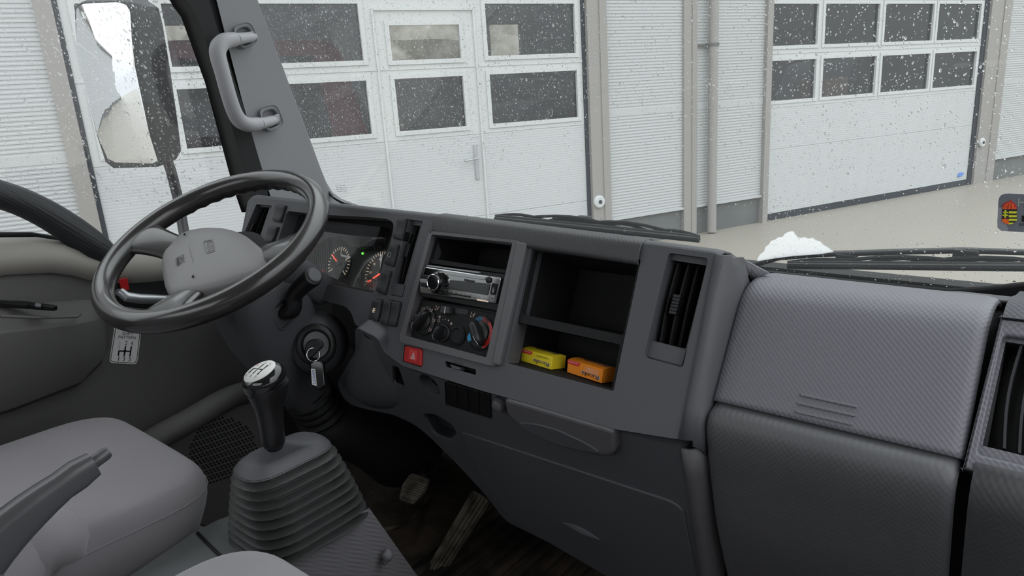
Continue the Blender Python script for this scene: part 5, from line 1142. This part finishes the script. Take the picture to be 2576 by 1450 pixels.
# side bolster swelling at the rear right of the cushion
bq_ = pZ(120, 1380, -.50)
MB().tube(smoothprof([pZ(210, 1400, -.54), pZ(150, 1372, -.52), pZ(60, 1395, -.52), pZ(-60, 1480, -.52)], 5), [.004, .015, .025, .032, .038, .043, .047, .05]+[.052]*8, 16).obj('seat_bolster', M['seat'], ds, smooth=80)
bk = [(x0-.0, -.12), (x1-.0, -.12), (x1-.0, -.24), (x0-.0, -.24)]
MB().loft([[V(x, y-.15*s, zt-.05+.55*s) for x, y in rnd(bk, .05)] for s in (0, .3, .7, 1)]).obj('backrest', M['seat'], ds, smooth=60)
ms, c = cushion('middle_seat', 'pale grey middle seat cushion showing only its front edge at the bottom', [(pZ(430, 1428, -.545)[0], pZ(770, 1410, -.545)[1]), (-.35, pZ(770, 1410, -.545)[1]), (-.35, -.1), (pZ(430, 1428, -.545)[0], -.1)], -.545, -.66, .10, mt=mat('seat_fabric_light', (.27, .26, .275), .95, .1, bump=(1200, .5), sheen=.3))
MB().box((-.6, .0, -.82), .16, .12, .15).obj('seat_base', M['blkm'], ms, bevel=.02)

# ---- handbrake lever
hb = thing('handbrake_lever', 'dark grey handbrake lever with push button raised beside the driver seat', 'handbrake', V(-.9, -.05, -.62))
a0 = pX(-60, 1420, -.90); a1 = pX(0, 1335, -.90); a2 = pX(120, 1235, -.90); a3 = pX(235, 1168, -.90)
def hbring(p, d, w, hgt):
    sd_ = nz(np.cross(d, [0, 0, 1.0])); up_ = np.cross(sd_, d); return [p+sd_*w*math.copysign(abs(math.cos(a))**.7, math.cos(a))+up_*hgt*math.copysign(abs(math.sin(a))**.7, math.sin(a)) for a in np.linspace(0, 2*math.pi, 21)[:-1]]
d1 = nz(a3-a1)
PR = [(-.06, .017, .021), (.02, .017, .022), (.08, .0165, .021), (.13, .0155, .018), (.17, .015, .0155), (.20, .0155, .015), (.215, .016, .017), (.222, .014, .015)]
tot = np.linalg.norm(a3-a0)
rows = []
for k, s in enumerate(np.linspace(0, 1, 9)):
    p = (1-s)**2*a0+2*s*(1-s)*(a1*.5+a2*.5+V(0, 0, .002))+s*s*a3; w = np.interp(s, [0, .5, .8, .93, 1], [.019, .018, .0155, .0165, .014]); hg = np.interp(s, [0, .5, .8, .95, 1], [.030, .022, .0165, .020, .015]); rows.append(hbring(p, nz((1-s)*(a1-a0)+s*(a3-a2)), w, hg))
MB().loft(rows).obj('lever_grip', M['lev'], hb, smooth=60)
MB().tube([pX(236, 1164, -.90), pX(266, 1142, -.90), pX(274, 1137, -.90)], [.0082, .0082, .0065], 14).obj('release_button', M['lev'], hb, smooth=60)
MB().tube([a0, a0+(a0-a1)*1.2-V(0, 0, .03), V(-.9, -.12, -.60)], .016, 12).obj('lever_shaft', M['blkm'], hb)

# ================================================================== PEDALS AND FLOOR
def pedal(name, label, q, depth, arm, mt, ribs):
    P_ = Fr(pZ(*np.mean(q, axis=0), depth), (.35, -.75, .55), a=(.9, .4, 0)); t = thing(name, label, 'pedal', P_.P(0, 0, 0), 'foot pedals')
    p = P_.pl(q); MB().prism(P_, rnd(p, .006), -.008, .004).obj('pedal_pad', M['dirt'], t, bevel=.002)
    mb = MB()
    for a, b in ribs: mb.tube([P_.P(*P_.uv(*a, .005), .005), P_.P(*P_.uv(*b, .005), .005)], .003, 6)
    mb.obj('pad_ribs', M['dirt'], t, smooth=60)
    if arm: MB().tube([P_.P(*P_.uv(*arm[0], -.01), -.01), pY(*arm[1], 1.2)], .007, 8).obj('pedal_arm', M['blkm'], t)
    return t
pedal('brake_pedal', 'worn square brake pedal with ribbed rubber above the dirty floor', [(1035, 1190), (1082, 1205), (1072, 1235), (1038, 1272), (1004, 1258), (1012, 1222)], -.80, ((1065, 1200), (1095, 1130)), M['dirt'],
      [((1022, 1212), (1070, 1228)), ((1018, 1224), (1062, 1238)), ((1014, 1236), (1056, 1249)), ((1012, 1247), (1046, 1259)), ((1028, 1200), (1074, 1215))])
pedal('accelerator_pedal', 'long muddy accelerator pedal standing on the cab floor', [(1190, 1232), (1236, 1262), (1110, 1456), (1062, 1450)], -.90, None, M['dirt'], [((1200+k*9, 1244+k*5), (1078+k*9, 1440+k*2)) for k in range(4)])
# rubber mat ribs on the floor
fm = thing('floor_mat', 'black ribbed rubber mat with dry mud on the cab floor', 'floor mat', V(-1.0, .95, -.965))
MB().box((-1.0, .9, -.960), .5, .33, .004).obj('mat_sheet', M['floor'], fm, bevel=.003)
mb = MB()
for k in range(20): mb.box((-1.05+k*.035, .86, -.953), .008, .27, .004)
mb.obj('mat_ribs', M['floor'], fm, bevel=.002)
MB().tube(smoothprof([pZ(960, 1335, -.90), pZ(1010, 1322, -.92), pZ(1050, 1290, -.94), pZ(1080, 1250, -.95)], 4), .005, 8).obj('mat_edge', M['dirt'], fm)
